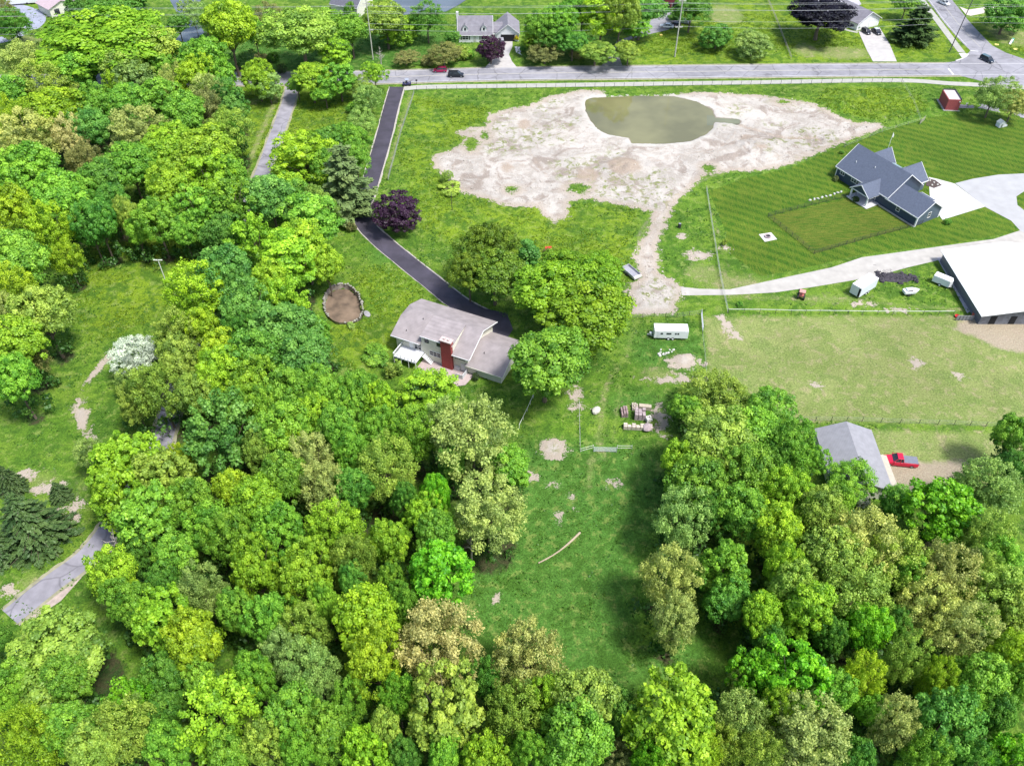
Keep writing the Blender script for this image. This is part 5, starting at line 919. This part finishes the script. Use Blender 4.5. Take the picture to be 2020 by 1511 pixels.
t, h, w = box_trailer('box_trailer', 'tall white box trailer with open rear door beside the gravel drive', 1700, 575, 38, 6.2, 2.5, 2.9, mat('white_panel', (.62, .65, .70), .5, .04, 1)); mb = MB(); mb.box(-h - .03, -h + .02, -w + .1, -w + .55, .6, 2.7); mb.build('door_gap', MATS['dark_opening'], t)
t, h, w = box_trailer('cargo_trailer', 'small white enclosed trailer standing beside the big barn', 1855, 561, -41, 3.7, 1.8, 2.1, WT_); mb = MB(); mb.add([(h, -w, .55), (h + .45, 0, .55), (h, w, .55), (h, -w, 2.0), (h + .35, 0, 2.0), (h, w, 2.0)], [(0, 1, 4, 3), (1, 2, 5, 4), (3, 4, 5), (2, 1, 0)]); mb.build('nose', WT_, t)
# small white boat
x, y = G(1794, 580); t = thing('boat_trailer', 'low white boat-like trailer with dark windows below the black mulch pile', 'trailer', (x, y, 0), R(8))
mb = MB(); mb.loft([[(-1.6, -.7, .5), (-1.6, .7, .5), (-1.6, .75, 1.1), (-1.6, -.75, 1.1)], [(.6, -.8, .5), (.6, .8, .5), (.6, .85, 1.15), (.6, -.85, 1.15)], [(1.5, -.4, .7), (1.5, .4, .7), (1.5, .45, 1.15), (1.5, -.45, 1.15)], [(1.9, -.08, .95), (1.9, .08, .95), (1.9, .1, 1.2), (1.9, -.1, 1.2)]]); mb.build('hull', WT_, t, bevel=.05)
mb = MB(); mb.box(-1.2, .5, -.55, .55, 1.1, 1.5, taper=.12); mb.build('cabin', WHITE, t); mb = MB(); mb.box(-1.0, .2, -.6, -.52, 1.15, 1.38); mb.build('windows', GLASS, t)
for s in (-1, 1): mb = MB(); mb.tube((-.6, s * .7, .3), (-.6, s * .9, .3), .3, n=14); mb.build('wheel', RUBBER, t)
# flat dump trailer
x, y = G(1244, 541); t = thing('open_trailer', 'grey open-topped trailer with raised sides at the edge of the sandy track', 'trailer', (x, y, 0), R(-58))
dm = mat('trailer_grey', (.42, .42, .45), .6, .12, 2); mb = MB(); mb.box(-2.1, 2.1, -1.0, 1.0, .55, .65); mb.build('floor', mat('trailer_floor', (.30, .30, .34), .7, .15, 2), t)
for nm_, b in (('side_panel', (-2.1, 2.1, -1.06, -1.0)), ('side_panel', (-2.1, 2.1, 1.0, 1.06)), ('end_panel', (-2.16, -2.1, -1.06, 1.06))): mb = MB(); mb.box(*b, .5, 1.15); mb.build(nm_, dm, t)
mb = MB(); mb.box(2.1, 2.6, -1.0, 1.0, .5, 1.0); mb.build('ramp', mat('pale_ramp', (.62, .6, .58), .6), t)
for s in (-1, 1): mb = MB(); mb.tube((0, s * 1.0, .35), (0, s * 1.25, .35), .35, n=14); mb.build('wheel', RUBBER, t)
# red tractor with dark loader
x, y = G(1580, 586); t = thing('red_tractor', 'red compact tractor parked on the grass below the gravel drive', 'tractor', (x, y, 0), R(68)); RM_ = mat('faded_red', (.42, .12, .10), .6, .25, 3)
mb = MB(); mb.box(-.2, 1.3, -.35, .35, .6, 1.15, taper=.05); mb.build('hood', RM_, t, bevel=.04); mb = MB(); mb.box(-1.0, -.15, -.55, .55, .75, 1.0); mb.build('seat_deck', RM_, t)
mb = MB(); [mb.tube((a, b, .9), (a, b, 1.95), .04) for a in (-.9, -.1) for b in (-.5, .5)]; mb.slab([(-1.1, -.65, 2.03), (.1, -.65, 2.03), (.1, .65, 2.03), (-1.1, .65, 2.03)], .08); mb.build('canopy', mat('pink_canopy', (.5, .25, .22), .7, .2, 3), t)
for X, rr, s0 in ((-.7, .55, .45), (.95, .36, .4)):
    for s in (-1, 1): mb = MB(); mb.tube((X, s * s0, rr), (X, s * (s0 + .35), rr), rr, n=16); mb.build('wheel', RUBBER, t)
mb = MB(); mb.tube((.4, -.45, .9), (1.9, -.45, .5), .05); mb.tube((.4, .45, .9), (1.9, .45, .5), .05); mb.build('loader_arm', TRIM, t)
mb = MB(); mb.slab([(1.9, -.7, .15), (2.6, -.7, .15), (2.6, .7, .15), (1.9, .7, .15)], .1); mb.box(1.85, 1.95, -.7, .7, .1, .65); mb.build('bucket', mat('dark_navy', (.03, .035, .07), .5), t)
# utility cart
x, y = G(803, 169); t = thing('utility_cart', 'dark blue utility cart with roof at the top of the black driveway', 'utility cart', (x, y, .05), R(5)); mb = MB(); mb.box(-1.35, 1.3, -.65, .65, .4, .85, taper=.06); mb.build('body', mat('indigo_paint', (.03, .03, .09), .4), t, bevel=.05)
mb = MB(); [mb.tube((a, b, .8), (a * .8, b, 1.85), .03) for a in (-.6, .7) for b in (-.6, .6)]; mb.build('roll_cage', WHITE, t); mb = MB(); mb.slab([(-.55, -.62, 1.9), (.6, -.62, 1.9), (.6, .62, 1.9), (-.55, .62, 1.9)], .05); mb.build('roof', mat('cart_roof', (.3, .33, .4), .5), t); mb = MB(); mb.box(-.4, .1, -.55, .55, .8, 1.2); mb.build('seat', TRIM, t)
for X in (-.9, .9):
    for s in (-1, 1): mb = MB(); mb.tube((X, s * .5, .33), (X, s * .75, .33), .33, n=14); mb.build('wheel', RUBBER, t)

# ------------------------------------------------------------------ fences
WIRE = mat('fence_wire', (.30, .32, .30), .6); POSTM = mat('dark_post', (.06, .055, .05), .8); PALE = mat('pale_rail', (.62, .64, .56), .8, .1)
def fence(name, label, pts, step, h=1.25, post=POSTM, rail=WIRE, pr=.05, rails=(.25, .6, .95, 1.2), rr=.012, flat=False, mesh=False):
    g = [G(*p) for p in pts]; t = thing(name, label, 'fence', (*g[0], gz(*g[0])))
    o = Vector((g[0][0], g[0][1])); P_ = []
    for a, b in zip(g, g[1:]):
        a, b = Vector(a), Vector(b); n = max(1, round((b - a).length / step)); P_ += [a + (b - a) * i / n for i in range(n)]
    P_.append(Vector(g[-1])); z0 = gz(*g[0]); r1 = MB()
    for i, p in enumerate(P_):
        q = p - o; zz = gz(*p) - z0; mb = MB(); mb.tube((q.x, q.y, zz - .2), (q.x + random.uniform(-.04, .04), q.y, zz + h * random.uniform(.95, 1.05)), pr, n=6); mb.build('post', post, t)
        if i:
            k = P_[i - 1] - o; zk = gz(*P_[i - 1]) - z0
            for e in rails:
                if flat:
                    d = (q - k).normalized(); nn = Vector((-d.y, d.x)) * .03
                    r1.add([(k.x - nn.x, k.y - nn.y, zk + e - .07), (q.x - nn.x, q.y - nn.y, zz + e - .07), (q.x + nn.x, q.y + nn.y, zz + e - .07), (k.x + nn.x, k.y + nn.y, zk + e - .07), (k.x - nn.x, k.y - nn.y, zk + e + .07), (q.x - nn.x, q.y - nn.y, zz + e + .07), (q.x + nn.x, q.y + nn.y, zz + e + .07), (k.x + nn.x, k.y + nn.y, zk + e + .07)], [(3, 2, 1, 0), (4, 5, 6, 7), (0, 1, 5, 4), (1, 2, 6, 5), (2, 3, 7, 6), (3, 0, 4, 7)])
                else: r1.tube((k.x, k.y, zk + e), (q.x, q.y, zz + e), rr, n=4, cap=False)
    r1.build('rail' if flat else 'wire', rail, t); return t
fence('wire_fence', 'long dark-posted wire fence along the roadside sidewalk', [(822, 179), (1000, 175), (1250, 171.5), (1500, 167), (1700, 163), (1778, 163)], 3.1, 1.35)
fence('wire_fence', 'wire fence running beside the straight part of the black driveway', [(817, 186), (792, 260), (766, 356)], 3.4, 1.2, post=WOODP, rails=(.3, .7, 1.1), rr=.03)
fence('rail_fence', 'pale rail fence along the top of the dry pasture', [(1436, 618), (1560, 620), (1700, 622), (1880, 622)], 3.2, 1.25, rail=PALE, flat=True, rails=(1.15,))
fence('boundary_fence', 'wire fence between the mown lawn and the rough field', [(1393, 375), (1408, 470), (1420, 545), (1435, 617)], 4, 1.2, post=WOODP, rails=(.3, .7, 1.1), rr=.03)
fence('rail_fence', 'pasture fence beside the red pickup and the grey garage', [(1578, 830), (1700, 832), (1850, 837), (1975, 843)], 3.2, 1.3)
fence('yard_fence', 'black fence around the small yard below the blue house', [(1688, 386), (1600, 406), (1515, 428), (1562, 466), (1606, 501), (1700, 474), (1818, 443)], 2.2, 1.2, rails=(.15, .4, .65, .9, 1.15), rr=.02, rail=TRIM)
fence('field_fence', 'weathered fence between two lawns across the main road', [(1508, -12), (1530, 40), (1560, 118)], 2.6, 1.3, post=WOODP, rail=WOODP, flat=True, rails=(.6, 1.1))
fence('rail_fence', 'short pale rail fence left of the stacked stone by the bright green tree', [(1052, 785), (1040, 812), (1024, 845)], 2.4, 1.1, post=PALE, rail=PALE, flat=True, rails=(.95,))
fence('wire_fence', 'short wire fence left of the small metal gate', [(1142, 795), (1143, 840), (1144, 888)], 3, 1.2, post=WOODP, rails=(.4, .8, 1.15), rr=.02)
fence('wire_fence', 'short dark wire fence behind the travel trailer', [(1245, 627), (1290, 625), (1335, 626), (1384, 620)], 3.2, 1.2)
fence('wire_fence', 'wire fence down the left side of the dry pasture', [(1385, 662), (1390, 700), (1393, 745)], 3, 1.2, rails=(.3, .7, 1.1))
fence('boundary_fence', 'fine wire fence between the lawn of the blue house and the sandy pond', [(1665, 292), (1740, 262), (1815, 240), (1802, 205), (1780, 166)], 5, 1.1, post=WOODP, rails=(.5, 1.0), rr=.02)
# gates
def panel(name, label, a, b, h, m, cat='gate', bars=5):
    A, B = G(*a), G(*b); t = thing(name, label, cat, (*A, 0), math.atan2(B[1] - A[1], B[0] - A[0])); L = math.dist(A, B); mb = MB()
    for i in range(bars): mb.tube((0, 0, .2 + (h - .2) * i / (bars - 1)), (L, 0, .2 + (h - .2) * i / (bars - 1)), .035, n=6)
    mb.build('bars', m, t); mb = MB(); mb.tube((0, 0, 0), (0, 0, h + .1), .06); mb.tube((L, 0, 0), (L, 0, h + .1), .06); mb.build('frame', m, t); return t
panel('metal_gate', 'silver tube gate standing in the grass above the long clearing', (1171, 891), (1216, 892), 1.25, mat('galvanised', (.62, .65, .68), .4, .05, metal=.2))
panel('rail', 'single pale wooden rail left of the silver tube gate', (1145, 891), (1170, 884), .8, PALE, 'rail', 2); panel('rail', 'single pale wooden rail right of the silver tube gate', (1217, 885), (1246, 885), .8, PALE, 'rail', 2)
panel('gate_panel', 'grey metal gate at the corner of the pasture right of the travel trailer', (1383, 620), (1386, 655), 1.3, mat('grey_gate', (.45, .47, .50), .5)); panel('gate_panel', 'little grey gate in the thin fence above the striped lawn', (1814, 246), (1823, 238), 1.4, WOODP)

# ------------------------------------------------------------------ utility poles and lines
PZ = [17.2, 16.4, 15.4, 14.4, 11.4, 9.6]
def upole(px, py, label, m, H_=24, arm=True, lean=(0, 0), rad=.2):
    x, y = G(px, py); t = thing('utility_pole', label, 'utility pole', (x, y, 0)); mb = MB(); mb.tube((0, 0, -.5), (lean[0], lean[1], H_), rad, rad * .6, 10); mb.build('pole', m, t)
    for z in ((9.4, 17.4) if arm else (17.4,)):
        k = z / H_; mb = MB(); mb.box(lean[0] * k - 1.15, lean[0] * k + 1.15, -.12, .12, z - .1, z + .1); a = mb.build('crossarm', m, t)
        for dx in (-1.0, -.5, .5, 1.0): mb = MB(); mb.tube((lean[0] * k + dx, 0, z + .1), (lean[0] * k + dx, 0, z + .35), .06); mb.build('insulator', WHITE, a)
    return x, y
PM = mat('pale_pole', (.42, .42, .36), .85, .15, 2); PD = mat('dark_pole', (.10, .09, .10), .8, .2, 2)
A1 = upole(736, 118, 'pale utility pole with crossarm rising left of the white cape house', PM); A2 = upole(1331, 112, 'pale utility pole rising beside the parked white sedan', PM, rad=.24); A3 = upole(1872, 104, 'dark leaning utility pole at the road junction', PD, arm=False, rad=.17, lean=(1.2, -1))
x, y = G(330, 563); t = thing('utility_pole', 'small white T-shaped pole in the left meadow', 'utility pole', (x, y, 0)); mb = MB(); mb.tube((0, 0, -.3), (0, 0, 7.0), .12, .09, 8); mb.build('pole', PALE, t); mb = MB(); mb.box(-.95, .95, -.09, .09, 6.8, 7.0); mb.build('crossarm', PALE, t)
WM_ = mat('cable', (.45, .45, .47), .5)
for i, z in enumerate(PZ):
    pts = [(-330, A1[1] - 3), A1, A2, A3, (330, A3[1] + 4)]; mb = MB(); off = (-.9, .9, -.4, .5, 0, .2)[i]
    for a, b in zip(pts, pts[1:]):
        n = 12; sag = .6 + .3 * (i % 3); q = [(a[0] + (b[0] - a[0]) * k / n, a[1] + off + (b[1] - a[1]) * k / n, z - sag * 4 * (k / n) * (1 - k / n)) for k in range(n + 1)]
        for u, v in zip(q, q[1:]): mb.tube(u, v, .028, n=4, cap=False)
    tag(mb.build('power_line', WM_), ['topmost overhead cable strung between the utility poles', 'second overhead cable from the top between the poles', 'third overhead cable from the top between the poles', 'fourth overhead cable from the top between the poles', 'overhead cable second from the bottom between the poles', 'lowest overhead cable strung between the poles'][i], 'power line', 'overhead cables along the main road')
x, y = G(892, 415); t = thing('thin_pole', 'thin dark pole beside the scrubby sapling near the sand', 'pole', (x, y, 0)); mb = MB(); mb.tube((0, 0, 0), (0, 0, 5.0), .09, .06); mb.build('pole', POSTM, t)

# ------------------------------------------------------------------ stones, heaps, small things
ROCK = mat('pale_rock', (.50, .49, .42), .9, .25, 2.5, bump=.3); LIME = mat('cut_stone', (.52, .45, .38), .9, .22, 2.5, bump=.3); PUR = mat('purplish_stone', (.36, .29, .30), .9, .25, 3, bump=.3)
def stone(name, label, x, y, r, seed, m=ROCK, group=None, cat='stone', z=None):
    o = MB().blob((0, 0, r[2] * .4), r, seed, 2).build(name, m, smooth=False); o.location = (x, y, gz(x, y) if z is None else z); o.rotation_euler.z = seed * 1.3; return tag(o, label, cat, group)
ring = smooth_line([G(*p) for p in RING + RING[:1]], 5); protos = [stone('ring_stone', 'pale boulder in the ring of stones round the small brown pond', 0, 0, (.33, .27, .24), s, mat('ring_rock', (.27, .26, .22), .9, .3, 2.5, bump=.3), group='stones round the small brown pond') for s in range(5)]
for i, p in enumerate(ring[:-1]):
    if 43 <= i <= 49 or 4 <= i <= 6: continue
    o = protos[i % 5] if i < 5 and i < 4 else protos[i % 5].copy()
    if o.name not in COL.objects: COL.objects.link(o)
    o.location = (p[0] + random.uniform(-.15, .15), p[1] + random.uniform(-.15, .15), .05); o.rotation_euler.z = random.uniform(0, 6); k = random.uniform(.6, 1.05); o.scale = (k, k * random.uniform(.8, 1.2), k)
protos[4].location = (ring[25][0] + .3, ring[25][1] - .5, .05)
x, y = G(724, 620); stone('flat_stone', 'large flat pale stone slab right of the small brown pond', x, y, (1.2, .7, .2), 4, mat('lilac_rock', (.27, .26, .27), .9, .2, 2))
x, y = G(1176, 811); stone('boulder', 'lone pale oval boulder left of the stacked stone', x, y, (.75, 1.15, .7), 2)
def stack(name, label, px, py, rz, L, W_, H_, m, nx_, ny_, nz_, gap=.05, seed=0, cat='stone stack', base=True):
    x, y = G(px, py); t = thing(name, label, cat, (x, y, gz(x, y)), R(rz)); rr = random.Random(seed); mb = MB()
    for i in range(nx_):
        for j in range(ny_):
            for k in range(nz_):
                if rr.random() < (.15 if k == nz_ - 1 else 0): continue
                a, b, c = L / nx_, W_ / ny_, H_ / nz_; u = lambda: rr.uniform(-.25, .1) * min(a, b) * .3
                mb.box(-L / 2 + i * a + gap / 2 + u() * .2, -L / 2 + (i + 1) * a - gap / 2 + u(), -W_ / 2 + j * b + gap / 2, -W_ / 2 + (j + 1) * b - gap / 2 + u(), .12 + k * c, .12 + (k + 1) * c - .02 + u() * .3, taper=.03)
    mb.build('stones', m, t)
    if base: mb = MB(); [mb.box(-L / 2, L / 2, yy - .05, yy + .05, 0, .11) for yy in (-W_ / 2 + .1, 0, W_ / 2 - .1)]; mb.build('pallet', WOODP, t)
    return t
stack('stone_row', 'long low row of pale cut stones below the stone pallets', 1258, 845, -4, 5.4, 1.1, .8, LIME, 7, 2, 2, seed=1); stack('stone_pallet', 'purplish grey stone block pallet in the middle of the stone yard', 1262, 822, -5, 2.1, 2.1, 1.4, PUR, 3, 3, 4, seed=2)
stack('stone_slab_pallet', 'pallet of long tan slabs behind the purplish pallet', 1272, 806, -8, 2.4, 1.2, .9, mat('tan_slab', (.42, .36, .28), .9, .15, 2), 1, 2, 3, seed=3); stack('stone_pallet', 'pallet of small creamy stones at the upper left of the stone yard', 1252, 805, 0, 1.2, 1.5, .7, LIME, 4, 4, 3, seed=5); stack('stone_pallet', 'small bright white stone heap right of the purplish pallet', 1279, 831, 20, 1.2, 1.1, .8, mat('bright_stone', (.66, .63, .60), .9, .15, 2), 3, 3, 3, seed=6)
stack('brown_crate', 'brown crate with timber standing left of the stone pallets', 1231, 816, 2, 1.3, 2.2, 1.0, mat('brownish_timber', (.28, .20, .20), .85, .25, 4), 3, 2, 3, seed=7, cat='crate')
o = MB().blob((0, 0, .3), (1.0, .9, .6), 8).build('rubble_heap', PUR); x, y = G(1277, 846); o.location = (x, y, .3); tag(o, 'round greyish rubble heap on the stone row', 'rubble heap')
# black mulch / burnt pile
t = thing('mulch_pile', 'black pile of charred brush and mulch beside the gravel drive', 'brush pile', (*G(1775, 548), 0)); mb = MB(); rr = random.Random(5); mb.blob((-.5, 0, -.1), (5.2, 2.0, .4), 3, 2, .3)
for i in range(26):
    a, b = (rr.uniform(-4.6, 3.4), 0); b = rr.gauss(.3 * a * -.4, 1.0); mb.blob((a, b, 0), (rr.uniform(.4, 1.0), rr.uniform(.4, .9), rr.uniform(.3, .8)), i, 1, .3)
mb.build('heap', mat('charred', (.045, .04, .05), .95, .6, 5, bump=.5), t); mb = MB()
for i in range(160): a = rr.uniform(-5, 4); b = rr.gauss(-.12 * a, 1.3); q = rr.uniform(0, 6.3); s = rr.uniform(.3, .9); mb.tube((a, b, rr.uniform(.1, .8)), (a + math.cos(q) * s, b + math.sin(q) * s, rr.uniform(.1, 1.0)), .03, n=4)
mb.build('branches', mat('charred_branch', (.10, .09, .10), .9, .4, 5), t)
# log, fire pit, bale, toys, bare tree
a, b = G(1062, 1112), G(1144, 1052); t = thing('fallen_log', 'long pale fallen log lying in the grass clearing', 'log', (*a, .15)); mb = MB(); n = 10; P_ = [((b[0] - a[0]) * i / n, (b[1] - a[1]) * i / n - .6 * math.sin(math.pi * i / n), .1) for i in range(n + 1)]; mb.path(P_, [.10 + .10 * i / n + random.uniform(-.02, .02) for i in range(n + 1)], 8); mb.build('trunk', mat('bleached_wood', (.38, .31, .22), .9, .2, 3), t)
t = thing('fire_pit', 'round fire pit on a small pale paved square in the lawn', 'fire pit', (*G(1514, 468), .02), R(20)); mb = MB(); mb.slab([(-1.7, -1.5, .06), (1.6, -1.6, .06), (1.8, 1.3, .06), (-1.4, 1.6, .06)], .1); mb.build('paving', mat('pale_paving', (.55, .52, .50), .85, .1), t)
mb = MB(); n = 14
for i in range(n): q0, q1 = 2 * math.pi * i / n, 2 * math.pi * (i + .9) / n; mb.add([(.55 * math.cos(q0), .55 * math.sin(q0), .06), (.8 * math.cos(q0), .8 * math.sin(q0), .06), (.8 * math.cos(q1), .8 * math.sin(q1), .06), (.55 * math.cos(q1), .55 * math.sin(q1), .06), (.55 * math.cos(q0), .55 * math.sin(q0), .4), (.8 * math.cos(q0), .8 * math.sin(q0), .4), (.8 * math.cos(q1), .8 * math.sin(q1), .4), (.55 * math.cos(q1), .55 * math.sin(q1), .4)], [(3, 2, 1, 0), (4, 5, 6, 7), (0, 1, 5, 4), (1, 2, 6, 5), (2, 3, 7, 6), (3, 0, 4, 7)])
mb.build('stone_ring', PUR, t); mb = MB(); mb.tube((0, 0, .061), (0, 0, .12), .5, n=12); mb.build('ashes', TRIM, t)
x, y = G(1340, 449); t = thing('barrel', 'black barrel standing alone in the field right of the sandy track', 'barrel', (x, y, 0)); mb = MB(); mb.tube((0, 0, 0), (0, 0, .55), .38, .42, 14); mb.tube((0, 0, .55), (0, 0, 1.1), .42, .38, 14); mb.build('drum', TRIM, t); mb = MB(); mb.tube((0, 0, 1.1), (0, 0, 1.14), .3, n=12); mb.build('lid', STEEL, t)
def tub(label, px, py, r, h, col, nm='feed_tub'):
    x, y = G(px, py); t = thing(nm, label, 'tub', (x, y, .02)); m = mat(nm + '_%d%d%d' % tuple(int(c * 99) for c in col), col, .5); n = 16; mb = MB(); ro = [(r * .8, 0), (r, h), (r * .88, h), (r * .7, .08)]
    mb.loft([[(q * math.cos(2 * math.pi * i / n), q * math.sin(2 * math.pi * i / n), z) for i in range(n)] for q, z in ro]); mb.build('bowl', m, t); mb = MB(); mb.tube((r, 0, h * .8), (r + .08, 0, h * .8), .04); mb.build('handle', TRIM, t)
tub('bright pink tub against the front wall of the big barn', 1962, 627, .6, .55, (.75, .03, .35)); tub('red tub by the grey corral panel', 1887, 626, .5, .45, (.6, .04, .05)); tub('orange red tub at the corner of the big barn', 1920, 623, .4, .8, (.65, .16, .10)); tub('black tub in the dirt in front of the big barn', 1981, 632, .4, .4, (.02, .02, .02))
x, y = G(1082, 494); t = thing('red_cart', 'small red garden cart behind the big lime tree', 'cart', (x, y, 0), R(10)); mb = MB(); mb.box(-.7, .7, -.45, .45, .3, .75, taper=-.08); mb.build('tray', mat('cart_red', (.45, .05, .02), .6), t)
for s in (-1, 1): mb = MB(); mb.tube((0, s * .45, .28), (0, s * .58, .28), .28, n=12); mb.build('wheel', RUBBER, t)
x, y = G(822, 167); t = thing('mailbox', 'black mailbox on a post beside the utility cart', 'mailbox', (x, y, .02)); mb = MB(); mb.box(-.05, .05, -.05, .05, 0, 1.1); mb.build('post', POSTM, t); mb = MB(); mb.box(-.3, .3, -.16, .16, 1.1, 1.45); mb.build('box', TRIM, t)
x, y = G(1752, 292); t = thing('flag_pole', 'white flagpole with a drooping flag behind the blue house', 'flagpole', (x, y, 0)); mb = MB(); mb.tube((0, 0, 0), (0, 0, 4.6), .07, .05); mb.build('pole', WHITE, t); mb = MB(); mb.add([(.06, 0, 4.4), (.45, .1, 3.8), (.35, 0, 3.0), (.06, 0, 3.3), (.06, .04, 4.4), (.45, .14, 3.8), (.35, .04, 3.0), (.06, .04, 3.3)], [(0, 1, 2, 3), (7, 6, 5, 4), (0, 4, 5, 1), (1, 5, 6, 2), (2, 6, 7, 3), (3, 7, 4, 0)]); mb.build('flag', WHITE, t)
x, y = G(1994, 86); t = thing('toy_slide', 'small white and green slide on the lawn right of the side road', 'slide', (x, y, 0), R(50)); mb = MB(); mb.slab([(-1.3, -.3, .15), (.6, -.3, 1.2), (.6, .3, 1.2), (-1.3, .3, .15)], .1); mb.build('chute', WHITE, t); mb = MB(); mb.box(.6, 1.3, -.4, .4, 0, 1.3, taper=.08); mb.build('ladder_tower', mat('teal_plastic', (.05, .4, .28), .5), t)
for px, py, lb in ((1966, 89, 'yellow mat on the grass nearest the side road'), (2003, 98, 'yellow mat on the grass furthest right below the slide')):
    x, y = G(px, py); t = thing('mat', lb, 'mat', (x, y, .0)); mb = MB(); n = 12; mb.slab([((.75 + .15 * math.sin(i * 2.1)) * math.cos(2 * math.pi * i / n), (.7 + .12 * math.cos(i * 1.7)) * math.sin(2 * math.pi * i / n), .12) for i in range(n)], .1); mb.build('cover', mat('yellow_mat', (.62, .55, .16), .8, .1), t)
x, y = G(1305, 84 - 16); t = thing('garden_box', 'small yellow garden box on the grass below the white sedan', 'planter', (x - .4, y - 1.6, 0)); mb = MB(); mb.box(-.4, .4, -.3, .3, 0, .5, taper=-.05); mb.build('planter_body', mat('yellow_plastic', (.6, .5, .12), .6), t)
x, y = G(50, 8); t = thing('white_trailer', 'long white trailer parked at the top left corner above the curving lane', 'trailer', (x, y, 0), R(12)); mb = MB(); mb.box(-5.5, 5.5, -1.3, 1.3, .5, 3.0); mb.build('body', WT_, t, bevel=.06)
for s in (-1, 1): mb = MB(); mb.tube((1, s * 1.2, .4), (1, s * 1.35, .4), .4, n=14); mb.build('wheel', RUBBER, t)
x, y = G(334, 862); t = thing('basketball_hoop', 'black hoop-shaped ring beside the lane gap', 'ring', (x, y, 0)); mb = MB(); n = 16
for i in range(n): q0, q1 = 2 * math.pi * i / n, 2 * math.pi * (i + 1) / n; mb.tube((.4 * math.cos(q0), .1 * math.cos(q0), 1.4 + .4 * math.sin(q0)), (.4 * math.cos(q1), .1 * math.cos(q1), 1.4 + .4 * math.sin(q1)), .07, n=6)
mb.tube((0, 0, 0), (0, 0, 1.0), .06); mb.build('hoop', TRIM, t); t.name = 'ring_stand'
def bare(px, py, h, label, m=BARKG, seed=1, w=3.0):
    x, y = G(px, py); t = thing('bare_tree', label, 'tree', (x, y, 0)); rr = random.Random(seed); mb = MB(); mb.path([(0, 0, -.2), (.2, .1, h * .5), (0, .2, h)], [.2, .14, .04], 7); mb.build('trunk', m, t); mb = MB()
    for i in range(26):
        z = h * rr.uniform(.35, .98); a = rr.uniform(0, 6.3); L_ = w * (1.1 - z / h * .7) * rr.uniform(.5, 1.1); e = (math.cos(a) * L_, math.sin(a) * L_, z + L_ * .35); mb.tube((.1, .1, z), e, .06, .02, 5)
        for k in range(3): b = a + rr.uniform(-.9, .9); f = rr.uniform(.4, .9); s = (e[0] * f, e[1] * f, z + (e[2] - z) * f); mb.tube(s, (s[0] + math.cos(b) * L_ * .4, s[1] + math.sin(b) * L_ * .4, s[2] + .5), .03, .01, 4)
    mb.build('limbs', m, t)
bare(262, 1130, 10, 'dead bare grey tree among the lime trees at the lower left', seed=1); bare(752, 133, 6, 'leafless grey sapling beside the utility pole base', seed=2, w=2.2); bare(930, 1110, 9, 'pale bare trunk at the left rim of the clearing', seed=3, w=1.2)
# loose stones scattered on the sand: nobody could count them
mb = MB(); rr = random.Random(3); cnt = 0
while cnt < 900:
    px, py = rr.uniform(860, 1740), rr.uniform(180, 600); x, y = G(px, py); i, j = int((x - GX0) / GS), int((y - GY0) / GS); v = sand[j, i]
    if v < -.5 or (v > 6 and rr.random() < .8) or pond_sd[j, i] > -1: continue
    s = rr.uniform(.08, .3); mb.blob((x, y, gz(x, y) + s * .2), (s, s * rr.uniform(.6, 1.2), s * .6), cnt, 1, .3); cnt += 1
tag(mb.build('rubble', mat('rubble', (.40, .36, .31), .95, .35, .6)), 'loose stones and clods scattered over the bare sand', 'rubble', kind='stuff')

wm = mat('white_stone', (.48, .48, .44), .85, .15, 3); rr = random.Random(12)
for i in range(16):
    x, y = G(rr.uniform(1299, 1331), rr.uniform(690, 702)); k = rr.uniform(.18, .38); stone('white_stone', 'small white stone in the scattered cluster below the travel trailer', x, y, (k, k * .8, k * .7), i, wm, 'white stones below the travel trailer')
for i, (px, py) in enumerate([(1598, 396), (1606, 394), (1613, 393), (1621, 391), (1629, 389), (1637, 387), (1645, 384), (1652, 382), (1659, 380)]):
    x, y = G(px, py); stone('garden_stone', 'white stone in the curved garden edging left of the blue house porch', x, y, (.42, .3, .3), i, wm, 'white garden edging stones')
mb = MB(); mb.slab([(*G(*q), .06) for q in [(1830, 352), (1845, 356), (1858, 366), (1842, 372), (1826, 366)]], .1); tag(mb.build('garden_bed', mat('dark_mulch', (.07, .05, .045), .95, .4, 4)), kind='structure')
for i, (px, py) in enumerate([(1834, 357), (1842, 361), (1849, 365), (1838, 366)]):
    x, y = G(px, py); stone('bed_stone', 'pale stone in the dark planting bed beside the blue house entry', x, y, (.3, .25, .25), i + 3, wm, 'stones in the entry bed')
